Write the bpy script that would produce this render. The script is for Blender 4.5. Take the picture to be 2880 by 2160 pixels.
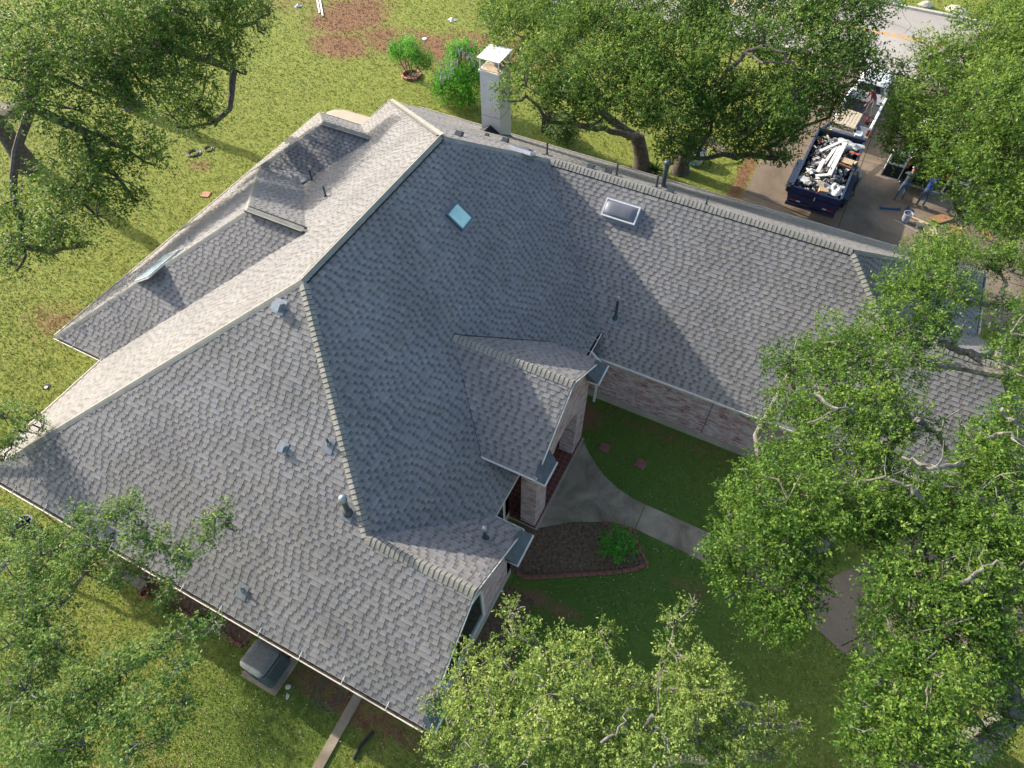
import bpy, bmesh, math, random
import numpy as np
from mathutils import Vector, Matrix
for o in list(bpy.data.objects): bpy.data.objects.remove(o)
SC = bpy.context.scene
COL = SC.collection
PI = math.pi
# ------------------------------------------------------------------ camera, world, sun, exposure
CAM = (10.857, -16.304, 21.407)
YAW, PITCH, ROLL, FPX = -0.4707, 0.9358, -0.0048, 1894.39
def cam_axes():
    cy, sy, cp, sp = math.cos(YAW), math.sin(YAW), math.cos(PITCH), math.sin(PITCH)
    f = Vector((sy*cp, cy*cp, -sp)); r = Vector((cy, -sy, 0)); u = r.cross(f)
    r2 = r*math.cos(ROLL)+u*math.sin(ROLL); u2 = -r*math.sin(ROLL)+u*math.cos(ROLL)
    return r2, u2, f
CR, CU, CF = cam_axes()
cd = bpy.data.cameras.new("camera"); cam = bpy.data.objects.new("camera", cd); COL.objects.link(cam)
cd.sensor_width = 36; cd.lens = 36*FPX/2880; cd.clip_end = 3000; cd.clip_start = 0.1
cam.matrix_world = Matrix(((CR.x, CU.x, -CF.x, CAM[0]), (CR.y, CU.y, -CF.y, CAM[1]), (CR.z, CU.z, -CF.z, CAM[2]), (0, 0, 0, 1)))
SC.camera = cam
W = bpy.data.worlds.new("World"); SC.world = W; W.use_nodes = True
wn = W.node_tree; bg = wn.nodes["Background"]
sky = wn.nodes.new("ShaderNodeTexSky"); sky.sky_type = 'NISHITA'; sky.sun_disc = False
SUN_DIR = Vector((1, -.155, -.475)).normalized()          # the way the light travels
EL = math.asin(-SUN_DIR.z)
sky.sun_elevation = EL; sky.sun_rotation = math.atan2(-SUN_DIR.x, -SUN_DIR.y)
sky.air_density = 1.0; sky.dust_density = 2.2; sky.ozone_density = .75
wn.links.new(sky.outputs[0], bg.inputs[0]); bg.inputs[1].default_value = 0.15
sl = bpy.data.lights.new("sun", 'SUN'); sl.energy = 3.5; sl.angle = math.radians(0.6); sl.color = (1, .93, .82)
so = bpy.data.objects.new("sun", sl); COL.objects.link(so); so.rotation_euler = SUN_DIR.to_track_quat('-Z', 'Y').to_euler(); so.location = (-30, 5, 30)
SC.view_settings.view_transform = 'Standard'; SC.view_settings.look = 'None'; SC.view_settings.gamma = 1
SC.view_settings.use_curve_mapping = False
SC.view_settings.exposure = 1.2
SC.render.engine = 'CYCLES'
SC.cycles.max_bounces = 6; SC.cycles.transparent_max_bounces = 6
# ------------------------------------------------------------------ where a photo pixel (2880x2160) meets a height or a roof slope
def ray(u, v):
    return (CF*FPX+CR*(u-1440)-CU*(v-1080)).normalized()
def at(u, v, z=0.0):
    d = ray(u, v); t = (z-CAM[2])/d.z
    return Vector(CAM)+d*t
def onp(u, v, pl, off=0.0):          # pl = (nx, ny, k): z = k - nx x - ny y ; off = distance along the normal
    d = ray(u, v); n = Vector((pl[0], pl[1], 1)); k = pl[2]+off*n.length
    t = (k-n.dot(Vector(CAM)))/n.dot(d)
    return Vector(CAM)+d*t
# ------------------------------------------------------------------ materials
MATS = {}
def new_mat(name):
    m = bpy.data.materials.new(name); m.use_nodes = True; MATS[name] = m
    return m, m.node_tree.nodes, m.node_tree.links, m.node_tree.nodes["Principled BSDF"]
def mat(name, col, rough=.6, var=.15, scale=6, bump=0.0, bscale=None, metal=0, spec=.5, coord='Object', col2=None, detail=6):
    m, N, L, B = new_mat(name)
    tc = N.new("ShaderNodeTexCoord"); nz = N.new("ShaderNodeTexNoise"); nz.inputs["Scale"].default_value = scale; nz.inputs["Detail"].default_value = detail
    L.new(tc.outputs[coord], nz.inputs["Vector"])
    rp = N.new("ShaderNodeValToRGB"); rp.color_ramp.elements[0].position = .3; rp.color_ramp.elements[1].position = .72
    c2 = col2 if col2 else tuple(min(1, c*(1+var)) for c in col)
    c1 = col if col2 else tuple(c*(1-var) for c in col)
    rp.color_ramp.elements[0].color = (*c1, 1); rp.color_ramp.elements[1].color = (*c2, 1)
    L.new(nz.outputs["Fac"], rp.inputs[0]); L.new(rp.outputs[0], B.inputs["Base Color"])
    B.inputs["Roughness"].default_value = rough; B.inputs["Metallic"].default_value = metal
    B.inputs["Specular IOR Level"].default_value = spec
    if bump:
        n2 = N.new("ShaderNodeTexNoise"); n2.inputs["Scale"].default_value = bscale or scale*4; n2.inputs["Detail"].default_value = 8
        L.new(tc.outputs[coord], n2.inputs["Vector"])
        bp = N.new("ShaderNodeBump"); bp.inputs["Strength"].default_value = bump; bp.inputs["Distance"].default_value = .02
        L.new(n2.outputs["Fac"], bp.inputs["Height"]); L.new(bp.outputs[0], B.inputs["Normal"])
    return m
def shingle_mat():
    m, N, L, B = new_mat("shingle")
    at_ = N.new("ShaderNodeAttribute"); at_.attribute_name = "tone"
    tc = N.new("ShaderNodeTexCoord")
    n1 = N.new("ShaderNodeTexNoise"); n1.inputs["Scale"].default_value = 90; n1.inputs["Detail"].default_value = 4
    n2 = N.new("ShaderNodeTexNoise"); n2.inputs["Scale"].default_value = .6; n2.inputs["Detail"].default_value = 3
    n3 = N.new("ShaderNodeTexNoise"); n3.inputs["Scale"].default_value = 14; n3.inputs["Detail"].default_value = 5
    for n in (n1, n2, n3): L.new(tc.outputs["Object"], n.inputs["Vector"])
    def rng(src, a, b):
        r = N.new("ShaderNodeMapRange"); r.inputs[1].default_value = .3; r.inputs[2].default_value = .7; r.inputs[3].default_value = a; r.inputs[4].default_value = b
        L.new(src, r.inputs[0]); return r.outputs[0]
    def mul(a, b):
        x = N.new("ShaderNodeMath"); x.operation = 'MULTIPLY'; L.new(a, x.inputs[0]); L.new(b, x.inputs[1]); return x.outputs[0]
    f = mul(mul(rng(n1.outputs["Fac"], .80, 1.2), rng(n2.outputs["Fac"], .86, 1.10)), rng(n3.outputs["Fac"], .88, 1.1))
    mx = N.new("ShaderNodeVectorMath"); mx.operation = 'SCALE'; L.new(at_.outputs["Color"], mx.inputs[0]); L.new(f, mx.inputs["Scale"])
    L.new(mx.outputs[0], B.inputs["Base Color"]); B.inputs["Roughness"].default_value = .78; B.inputs["Specular IOR Level"].default_value = .4
    bp = N.new("ShaderNodeBump"); bp.inputs["Strength"].default_value = .45; bp.inputs["Distance"].default_value = .006
    L.new(n1.outputs["Fac"], bp.inputs["Height"]); L.new(bp.outputs[0], B.inputs["Normal"])
    return m
def brick_mat(name, c1, c2, mortar, sx=1.0, white=.5, use='Object'):
    m, N, L, B = new_mat(name)
    tc = N.new("ShaderNodeTexCoord")
    # brick pattern on a wall facing any way: run along x+y, rise along z
    sep = N.new("ShaderNodeSeparateXYZ"); L.new(tc.outputs[use], sep.inputs[0])
    ad = N.new("ShaderNodeMath"); ad.operation = 'ADD'; L.new(sep.outputs[0], ad.inputs[0]); L.new(sep.outputs[1], ad.inputs[1])
    cb = N.new("ShaderNodeCombineXYZ"); L.new(ad.outputs[0], cb.inputs[0]); L.new(sep.outputs[2], cb.inputs[1])
    bt = N.new("ShaderNodeTexBrick"); L.new(cb.outputs[0], bt.inputs["Vector"])
    bt.inputs["Scale"].default_value = 1; bt.inputs["Brick Width"].default_value = .21*sx; bt.inputs["Row Height"].default_value = .072*sx
    bt.inputs["Mortar Size"].default_value = .008; bt.inputs["Color1"].default_value = (*c1, 1); bt.inputs["Color2"].default_value = (*c2, 1); bt.inputs["Mortar"].default_value = (*mortar, 1)
    bt.inputs["Bias"].default_value = .05
    nz = N.new("ShaderNodeTexNoise"); nz.inputs["Scale"].default_value = 5; nz.inputs["Detail"].default_value = 8; nz.inputs["Roughness"].default_value = .78
    mp = N.new("ShaderNodeMapping"); mp.inputs["Scale"].default_value = (.45, 1.0, 1); L.new(cb.outputs[0], mp.inputs[0]); L.new(mp.outputs[0], nz.inputs["Vector"])
    rr = N.new("ShaderNodeMapRange"); rr.inputs[1].default_value = .44; rr.inputs[2].default_value = .60; rr.inputs[3].default_value = 0; rr.inputs[4].default_value = white
    L.new(nz.outputs["Fac"], rr.inputs[0])
    mx = N.new("ShaderNodeMixRGB"); mx.inputs[2].default_value = (.55, .47, .44, 1); L.new(rr.outputs[0], mx.inputs[0]); L.new(bt.outputs["Color"], mx.inputs[1])
    n2 = N.new("ShaderNodeTexNoise"); n2.inputs["Scale"].default_value = 3.6; n2.inputs["Detail"].default_value = 9; n2.inputs["Roughness"].default_value = .8; L.new(mp.outputs[0], n2.inputs["Vector"])
    r2 = N.new("ShaderNodeMapRange"); r2.inputs[1].default_value = .52; r2.inputs[2].default_value = .62; r2.inputs[3].default_value = 0; r2.inputs[4].default_value = .8; L.new(n2.outputs["Fac"], r2.inputs[0])
    m2 = N.new("ShaderNodeMixRGB"); m2.inputs[2].default_value = (.23, .05, .04, 1); L.new(r2.outputs[0], m2.inputs[0]); L.new(mx.outputs[0], m2.inputs[1])
    L.new(m2.outputs[0], B.inputs["Base Color"]); B.inputs["Roughness"].default_value = .85
    bp = N.new("ShaderNodeBump"); bp.inputs["Strength"].default_value = .8; bp.inputs["Distance"].default_value = .012
    inv = N.new("ShaderNodeMath"); inv.operation = 'SUBTRACT'; inv.inputs[0].default_value = 1; L.new(bt.outputs["Fac"], inv.inputs[1])
    L.new(inv.outputs[0], bp.inputs["Height"]); L.new(bp.outputs[0], B.inputs["Normal"])
    return m
def leaf_mat(name, dark, mid, young):
    m, N, L, B = new_mat(name)
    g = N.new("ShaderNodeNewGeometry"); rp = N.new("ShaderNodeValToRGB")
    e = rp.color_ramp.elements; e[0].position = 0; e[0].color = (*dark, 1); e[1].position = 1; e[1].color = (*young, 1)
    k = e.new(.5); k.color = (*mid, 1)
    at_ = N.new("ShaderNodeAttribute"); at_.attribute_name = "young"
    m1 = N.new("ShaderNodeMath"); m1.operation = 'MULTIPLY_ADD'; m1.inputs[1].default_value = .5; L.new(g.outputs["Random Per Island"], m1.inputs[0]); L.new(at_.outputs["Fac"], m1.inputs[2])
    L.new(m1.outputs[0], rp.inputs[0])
    B.inputs["Roughness"].default_value = .5; B.inputs["Specular IOR Level"].default_value = .22
    L.new(rp.outputs[0], B.inputs["Base Color"])
    tr = N.new("ShaderNodeBsdfTranslucent"); hs = N.new("ShaderNodeHueSaturation"); hs.inputs["Hue"].default_value = .485; hs.inputs["Value"].default_value = 1.5
    L.new(rp.outputs[0], hs.inputs["Color"]); L.new(hs.outputs[0], tr.inputs[0])
    ms = N.new("ShaderNodeMixShader"); ms.inputs[0].default_value = .40
    L.new(B.outputs[0], ms.inputs[1]); L.new(tr.outputs[0], ms.inputs[2]); L.new(ms.outputs[0], N["Material Output"].inputs[0])
    return m
# ------------------------------------------------------------------ mesh builder and tagging
class MB:
    def __init__(s): s.v = []; s.f = []; s.m = []; s.k = 0; s.smooth = []
    def add(s, vs, fs, mi=0, sm=False):
        b = len(s.v); s.v += [tuple(v) for v in vs]; s.f += [tuple(b+i for i in f) for f in fs]; s.m += [mi]*len(fs); s.smooth += [sm]*len(fs); return s
    def box(s, c, d, rz=0, mi=0, bev=0.0, M=None):
        x, y, z = d[0]/2, d[1]/2, d[2]/2
        if bev <= 0:
            vs = [(-x, -y, -z), (x, -y, -z), (x, y, -z), (-x, y, -z), (-x, -y, z), (x, -y, z), (x, y, z), (-x, y, z)]
            fs = [(0, 3, 2, 1), (4, 5, 6, 7), (0, 1, 5, 4), (1, 2, 6, 5), (2, 3, 7, 6), (3, 0, 4, 7)]
        else:
            b = min(bev, x*.9, y*.9, z*.9); vs = []; rings = []
            def ring(xx, yy, zz, bb):
                r = [(-xx+bb, -yy, zz), (xx-bb, -yy, zz), (xx, -yy+bb, zz), (xx, yy-bb, zz), (xx-bb, yy, zz), (-xx+bb, yy, zz), (-xx, yy-bb, zz), (-xx, -yy+bb, zz)]
                rings.append(list(range(len(vs), len(vs)+8))); vs.extend(r)
            ring(x-b, y-b, -z, b*.5); ring(x, y, -z+b, b); ring(x, y, z-b, b); ring(x-b, y-b, z, b*.5)
            fs = [tuple(reversed(rings[0])), tuple(rings[3])]
            for a in range(3):
                for i in range(8): fs.append((rings[a][i], rings[a][(i+1) % 8], rings[a+1][(i+1) % 8], rings[a+1][i]))
        ca, sa = math.cos(rz), math.sin(rz)
        out = []
        for v in vs:
            if M is not None: p = M @ Vector(v); out.append((p.x+c[0], p.y+c[1], p.z+c[2]))
            else: out.append((v[0]*ca-v[1]*sa+c[0], v[0]*sa+v[1]*ca+c[1], v[2]+c[2]))
        return s.add(out, fs, mi)
    def prism(s, poly, z0, z1, mi=0):
        n = len(poly); vs = [(p[0], p[1], z0) for p in poly]+[(p[0], p[1], z1) for p in poly]
        fs = [tuple(range(n-1, -1, -1)), tuple(range(n, 2*n))]+[(i, (i+1) % n, n+(i+1) % n, n+i) for i in range(n)]
        return s.add(vs, fs, mi)
    def slab(s, pts, dz, mi=0):                       # 3-d polygon with a thickness dz downwards
        n = len(pts); vs = [tuple(p) for p in pts]+[(p[0], p[1], p[2]-dz) for p in pts]
        fs = [tuple(range(n)), tuple(range(2*n-1, n-1, -1))]+[(i, n+i, n+(i+1) % n, (i+1) % n) for i in range(n)]
        return s.add(vs, fs, mi)
    def tube(s, pts, rad, n=8, mi=0, cap=True):
        P = [Vector(p) for p in pts]; R = rad if isinstance(rad, (list, tuple)) else [rad]*len(P)
        vs = []; fs = []; X = None
        for i, p in enumerate(P):
            t = (P[min(i+1, len(P)-1)]-P[max(i-1, 0)]); t = t.normalized() if t.length > 1e-9 else Vector((0, 0, 1))
            if X is None: X = t.orthogonal().normalized()
            X = (X-t*X.dot(t)); X = X.normalized() if X.length > 1e-6 else t.orthogonal().normalized()
            Y = t.cross(X)
            for k in range(n):
                a = 2*PI*k/n; vs.append(p+(X*math.cos(a)+Y*math.sin(a))*R[i])
        for i in range(len(P)-1):
            for k in range(n): fs.append((i*n+k, i*n+(k+1) % n, (i+1)*n+(k+1) % n, (i+1)*n+k))
        if cap: fs.append(tuple(range(n-1, -1, -1))); fs.append(tuple((len(P)-1)*n+k for k in range(n)))
        return s.add(vs, fs, mi, True)
    def lathe(s, c, prof, n=20, mi=0, M=None):
        vs = []; fs = []
        for r, z in prof:
            for k in range(n):
                p = Vector((r*math.cos(2*PI*k/n), r*math.sin(2*PI*k/n), z))
                if M is not None: p = M @ p
                vs.append(p+Vector(c))
        for i in range(len(prof)-1):
            for k in range(n): fs.append((i*n+k, i*n+(k+1) % n, (i+1)*n+(k+1) % n, (i+1)*n+k))
        fs.append(tuple(range(n-1, -1, -1))); fs.append(tuple((len(prof)-1)*n+k for k in range(n)))
        return s.add(vs, fs, mi, True)
    def build(s, name, mats, parent=None, loc=None):
        me = bpy.data.meshes.new(name); me.from_pydata(s.v, [], s.f); me.update()
        if not isinstance(mats, (list, tuple)): mats = [mats]
        for m in mats: me.materials.append(m)
        me.polygons.foreach_set("material_index", s.m); me.polygons.foreach_set("use_smooth", s.smooth)
        if any(s.smooth):
            try: me.set_sharp_from_angle(angle=math.radians(40))
            except Exception: pass
        o = bpy.data.objects.new(name, me); COL.objects.link(o)
        if parent: o.parent = parent
        if loc: o.location = loc
        return o
def tag(o, label=None, cat=None, group=None, kind=None):
    if label: o["label"] = label
    if cat: o["category"] = cat
    if group: o["group"] = group
    if kind: o["kind"] = kind
    return o
def thing(name, label, cat, loc=(0, 0, 0), rz=0, group=None):
    o = bpy.data.objects.new(name, None); COL.objects.link(o); o.location = loc; o.rotation_euler = (0, 0, rz)
    o.empty_display_size = .2
    return tag(o, label, cat, group)
def kids(o): return [c for c in COL.objects if c.parent == o]
def copy_tree(o, loc, rz, label):
    r = o.copy(); COL.objects.link(r); r.location = loc; r.rotation_euler = (0, 0, rz); r["label"] = label
    for ch in kids(o):
        c = ch.copy(); COL.objects.link(c); c.parent = r
        for g in kids(ch):
            d = g.copy(); COL.objects.link(d); d.parent = c
    return r
# ------------------------------------------------------------------ THE HOUSE
rnd = random.Random(7)
M_SH = shingle_mat()
M_CAP = mat("ridge_cap_shingle", (.235, .225, .19), .8, .16, 3, .5, 90)
M_EDGEDARK = mat("cap_edge_and_shadow", (.035, .035, .034), .9, .2)  # dark cap-shingle edge, its contact shadow put into the colour as well
M_BLACK = mat("black_vent", (.012, .012, .013), .8, .2)
M_WHITE = mat("white_painted_trim", (.62, .59, .54), .55, .1, 3, .05, 30)
M_GUT = mat("gutter_metal", (.66, .60, .52), .45, .12, 2.5)
M_SOFF = mat("soffit_board", (.36, .33, .28), .7, .12, 4)
M_BRICK = brick_mat("whitewashed_brick", (.24, .055, .045), (.56, .44, .41), (.38, .34, .32), 1, .62)
M_CONC = mat("foundation_concrete", (.34, .29, .22), .85, .2, 1.5, .3, 40)
M_PIPE = mat("painted_vent_pipe", (.045, .055, .065), .4, .3, 8, .1, 60)
M_DKFRAME = mat("grey_skylight_frame", (.12, .14, .16), .35, .15, 5, metal=.4)
M_GALV = mat("galvanised_hood", (.30, .32, .33), .4, .2, 6, .05, 40, metal=.5)
mN, mE, mS, mW = .65237, .78336, .76949, .66767
ZR, YA = 8.568, -7.297
PN = (0, mN, ZR); PE = (mE, 0, ZR); PW = (-mW, 0, ZR); PS = (0, -mS, ZR-mS*YA)
Z2 = 6.583; Y2 = (ZR-Z2)/mN; XC = (ZR-Z2)/mE; XD = 13.248
PWS = (0, -mS, Z2-mS*Y2)
mE2 = .70; PE2 = (mE2, 0, Z2+mE2*XD)
Z3 = 5.197; YF = YA-(ZR-Z3)/mS; XF = (ZR-Z3)/mE; XG = 7.465
PGN = (0, mN, Z3+mN*YF)
Z4 = 5.986; YP = -5.361; XP0 = (ZR-Z4)/mE; XP = 7.247; mP = .7097; EP = 4.267
PPN = (0, mP, Z4+mP*YP); PPS = (0, -mP, Z4-mP*YP)
Z5 = 6.677; YW1 = -4.176; XW1 = -5.247
PAS = (0, -mS, Z5-mS*YW1); PAN = (0, mN, Z5+mN*YW1); PAW = (-mW, 0, Z5-mW*XW1)
Z6 = 4.68; YW2 = 3.43; XW2 = -8.30
PBS = (0, -mS, Z6-mS*YW2); PBN = (0, mN, Z6+mN*YW2); PBW = (-mW, 0, Z6-mW*XW2)
Z7 = 5.35; YG7 = Y2-(Z2-Z7)/mS; XG7 = 18.76
PHN = (0, mN, Z7+mN*YG7)
def zp(pl, x, y): return pl[2]-pl[0]*x-pl[1]*y
EZ_E, EZ_S, EZ_N, EZ_WS, EZ_W = 3.43, 2.96, 2.29, 2.90, 2.58
XE = (ZR-EZ_E)/mE; YS = YA-(ZR-EZ_S)/mS; YN = (ZR-EZ_N)/mN; YWS = Y2-(Z2-EZ_WS)/mS; XW = -(ZR-EZ_W)/mW
XE2 = 18.65; XAW = XW1-(Z5-EZ_W)/mW; YAS = YW1-(Z5-EZ_W)/mS; XBW = XAW
house = thing("brick_house", "large single-storey brick house under a grey shingle hip roof with porch and white chimney", "house", (0, 0, 0))

def clip(poly, cx):                                   # Sutherland-Hodgman, cx convex ccw
    out = poly
    n = len(cx)
    for i in range(n):
        ax, ay = cx[i]; bx, by = cx[(i+1) % n]; ex, ey = bx-ax, by-ay
        inp = out; out = []
        if not inp: return []
        d = [(ex*(p[1]-ay)-ey*(p[0]-ax)) for p in inp]
        for j in range(len(inp)):
            p, q = inp[j], inp[(j+1) % len(inp)]; dp, dq = d[j], d[(j+1) % len(inp)]
            if dp >= 0: out.append(p)
            if (dp > 0 > dq) or (dp < 0 < dq):
                t = dp/(dp-dq); out.append(tuple(p[k]+(q[k]-p[k])*t for k in range(len(p))))
    return out
def ccw(p):
    a = sum(p[i][0]*p[(i+1) % len(p)][1]-p[(i+1) % len(p)][0]*p[i][1] for i in range(len(p)))
    return p if a > 0 else list(reversed(p))
roof_id = [0]
EXPO = .143
def roof_face(pl, pieces, label, tone=1.0):
    """one slope: deck slab, and shingle courses as real overlapping tabs cut to the slope's outline"""
    rs = random.Random(100+roof_id[0]); roof_id[0] += 1
    nx, ny = pl[0], pl[1]; m = math.hypot(nx, ny); dx, dy = nx/m, ny/m; ax, ay = -dy, dx      # d = downhill, a = along the eave
    cs = 1/math.sqrt(1+m*m); eh = EXPO*cs
    nrm = Vector((nx, ny, 1)).normalized()
    vs, fs, cols = [], [], []
    to = lambda x, y: (x*ax+y*ay, x*dx+y*dy)
    P2 = [ccw([to(*p) for p in pc]) for pc in pieces]
    D = MB()
    for pc in pieces: D.slab([(x, y, zp(pl, x, y)-.004) for x, y in (pc if ccw(pc) == pc else list(reversed(pc)))], .10)
    amin = min(p[0] for q in P2 for p in q); amax = max(p[0] for q in P2 for p in q)
    smin = min(p[1] for q in P2 for p in q); smax = max(p[1] for q in P2 for p in q)
    k0 = int(smin/eh)-1; k1 = int(smax/eh)+1
    boxes = [(min(p[0] for p in q), max(p[0] for p in q), min(p[1] for p in q), max(p[1] for p in q)) for q in P2]
    for k in range(k0, k1+1):
        s_lo, s_hi = smax-(k-k0)*eh, smax-(k-k0)*eh-eh               # lower edge s_lo (downhill)
        if s_lo < smin-eh: break
        a = amin-rs.random()*.3; tooth = rs.random() < .5
        shift = rs.uniform(.98, 1.02)
        while a < amax:
            w = rs.uniform(.13, .20) if tooth else rs.uniform(.085, .13)
            r = rs.random()
            t = rs.gauss(1, .05)*(1.04 if tooth else .96)*shift*tone
            c = [.208*t, .198*t, .188*t]
            if r < .10: c = [c[0]*.94, c[1]*.98, c[2]*1.06]
            elif r < .14: c = [c[0]*1.05, c[1]*.99, c[2]*.93]
            elif r < .19: c = [x*.88 for x in c]
            h1 = .020 if tooth else .009; h0 = .004
            for q, b in zip(P2, boxes):
                if a > b[1] or a+w < b[0] or s_hi > b[3] or s_lo < b[2]: continue
                pts = clip([(a, s_hi), (a+w, s_hi), (a+w, s_lo), (a, s_lo)], q)
                if len(pts) < 3: continue
                base = len(vs); n = len(pts)
                for pa, ps in pts:
                    f = (ps-s_hi)/eh; h = h0+(h1-h0)*f
                    x, y = pa*ax+ps*dx, pa*ay+ps*dy
                    z = zp(pl, x, y)
                    vs.append((x+nrm.x*h, y+nrm.y*h, z+nrm.z*h))
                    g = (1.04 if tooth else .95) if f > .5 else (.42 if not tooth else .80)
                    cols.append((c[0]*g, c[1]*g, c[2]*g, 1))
                for pa, ps in pts:
                    x, y = pa*ax+ps*dx, pa*ay+ps*dy
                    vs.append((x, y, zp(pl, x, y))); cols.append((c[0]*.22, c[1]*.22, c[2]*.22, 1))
                o2 = list(range(n))
                area = sum(pts[i][0]*pts[(i+1) % n][1]-pts[(i+1) % n][0]*pts[i][1] for i in range(n))
                # (a,d) basis is left- or right-handed: keep the top face looking up
                if area*(ax*dy-ay*dx) < 0: o2.reverse()
                fs.append(tuple(base+i for i in o2))
                for i in range(n):
                    i0, i1 = o2[i], o2[(i+1) % n]
                    if abs(pts[i0][1]-s_hi) < 1e-6 and abs(pts[i1][1]-s_hi) < 1e-6: continue
                    fs.append((base+i0, base+n+i0, base+n+i1, base+i1))
            a += w; tooth = not tooth if (not tooth or rs.random() < .86) else tooth
    deck = D.build("roof_slope", [M_SOFF], house)
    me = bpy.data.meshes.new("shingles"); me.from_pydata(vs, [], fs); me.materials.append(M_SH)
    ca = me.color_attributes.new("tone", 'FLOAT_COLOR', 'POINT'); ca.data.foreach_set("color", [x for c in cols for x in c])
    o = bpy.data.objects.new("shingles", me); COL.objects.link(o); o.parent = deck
    tag(deck, label)
    return deck
def line(p, q, t): return (p[0]+(q[0]-p[0])*t, p[1]+(q[1]-p[1])*t)
A = (0, YA); B = (0, 0); C = (XC, Y2); Dp = (XD, Y2)
F = (XF, YF); G = (XG, YF)
hipSW = (-(ZR-EZ_S)/mW, YS)
K = (-8.75, (ZR-(ZR-mW*8.75))/mN)
# main east slope (runs on under the porch gable), in convex pieces
V1 = (XE, Y2-(Z2-EZ_E)/mS)                              # valley foot against the wing
FN = (XE, YF+(Z3-EZ_E)/mN)                              # valley foot against the front gable
s_east = roof_face(PE, [[A, B, C, V1, FN, F]], "blue-grey shaded slope facing the courtyard", 1.0)
s_west = roof_face(PW, [[B, A, hipSW], [B, hipSW, (XW, YS), (XW, 7.6), K]], "pale sunlit west slope", 1.0)
s_north = roof_face(PN, [[B, K, (-7.7, YN), (XC, YN), C], [C, (XC, YN), (XE2, YN), (XE2, Y2+(Z2-zp(PE2, XE2, 0))/mN), Dp]], "narrow back slope with vents and a chimney", 1.05)
s_south = roof_face(PS, [[A, F, (XF, YS), hipSW], [F, G, (XG, YS), (XF, YS)]], "large grey slope over the air conditioner", 1.0)
zf7 = zp(PE2, 0, 0)
XF7 = XD+(Z2-Z7)/mE2; F7 = (XF7, YG7)
s_wing = roof_face(PWS, [[C, Dp, F7, (XF7, V1[1]), V1], [V1, (XF7, V1[1]), (XF7, YWS), (XE, YWS)], [F7, (XG7, YG7), (XG7, YWS), (XF7, YWS)]], "long wing slope crossed by the roof's slanting shadow", 1.0)
YH = YG7+(Z7-zp(PE2, XE2, 0))/mN
s_e2 = roof_face(PE2, [[Dp, (XE2, Y2+(Z2-zp(PE2, XE2, 0))/mN), (XE2, YH), F7]], "end slope of the wing under the oak", .95)
s_gar = roof_face(PHN, [[F7, (XE2, YH), (XG7, YH), (XG7, YG7)]], "back slope of the wing's end gable", 1.0)
s_fg = roof_face(PGN, [[F, G, (XG, FN[1]), FN]], "half-sunlit back slope of the front gable", 1.0)
yv = lambda z: (Z4-z)/mP
xv = lambda z: (ZR-z)/mE
s_pn = roof_face(PPN, [[(XP0, YP), (XP, YP), (XP, YP+yv(EP)), (xv(EP), YP+yv(EP))]], "back slope of the porch gable", 1.0)
s_ps = roof_face(PPS, [[(XP0, YP), (xv(EP), YP-yv(EP)), (XP, YP-yv(EP)), (XP, YP)]], "front slope of the porch gable", 1.0)
xw = lambda z: -(ZR-z)/mW
s_as = roof_face(PAS, [[(XW1, YW1), (XAW, YAS), (xw(EZ_W), YAS), (xw(Z5), YW1)]], "grey south slope of the back wing", 1.0)
YAN = YW1+(Z5-EZ_W)/mN
YV = 1.345; ZV = Z5-mN*(YV-YW1)
XVA = XW1-(Z5-ZV)/mW; XVB = XW2-(Z6-ZV)/mW
s_an = roof_face(PAN, [[(XW1, YW1), (xw(Z5), YW1), (xw(ZV), YV), (XVA, YV)]], "back wing's north slope streaked with tree shade", 1.05)
s_aw = roof_face(PAW, [[(XW1, YW1), (XVA, YV), (XAW, YV), (XAW, YAS)]], "narrow west slope of the back wing with a skylight", 1.05)
s_bs = roof_face(PBS, [[(XW2, YW2), (xw(Z6), YW2), (xw(ZV), YV), (XVB, YV)]], "shaded south slope of the small back wing", 1.0)
YBN = YW2+(Z6-EZ_W)/mN
s_bn = roof_face(PBN, [[(XW2, YW2), (XBW, YBN), (xw(EZ_W)-0.02, YBN), (xw(Z6), YW2)]], "north slope of the small back wing", 1.05)
s_bw = roof_face(PBW, [[(XW2, YW2), (XVB, YV), (XBW, YV), (XBW, YBN)]], "west slope of the small back wing", 1.05)
# smooth cricket between the two back wings
M_MEMB = mat("grey_roof_membrane", (.20, .21, .21), .75, .1, 3, .1, 60)
cr = MB(); cr.slab([(XVA-.12, YV+.02, ZV+.03), (-8.15, YV-.22, ZV+.16), (-7.72, YV+.10, 3.45), (-8.0, YV+.45, 3.33)], .2); cr.build("roof_cricket", M_MEMB, house)

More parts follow.
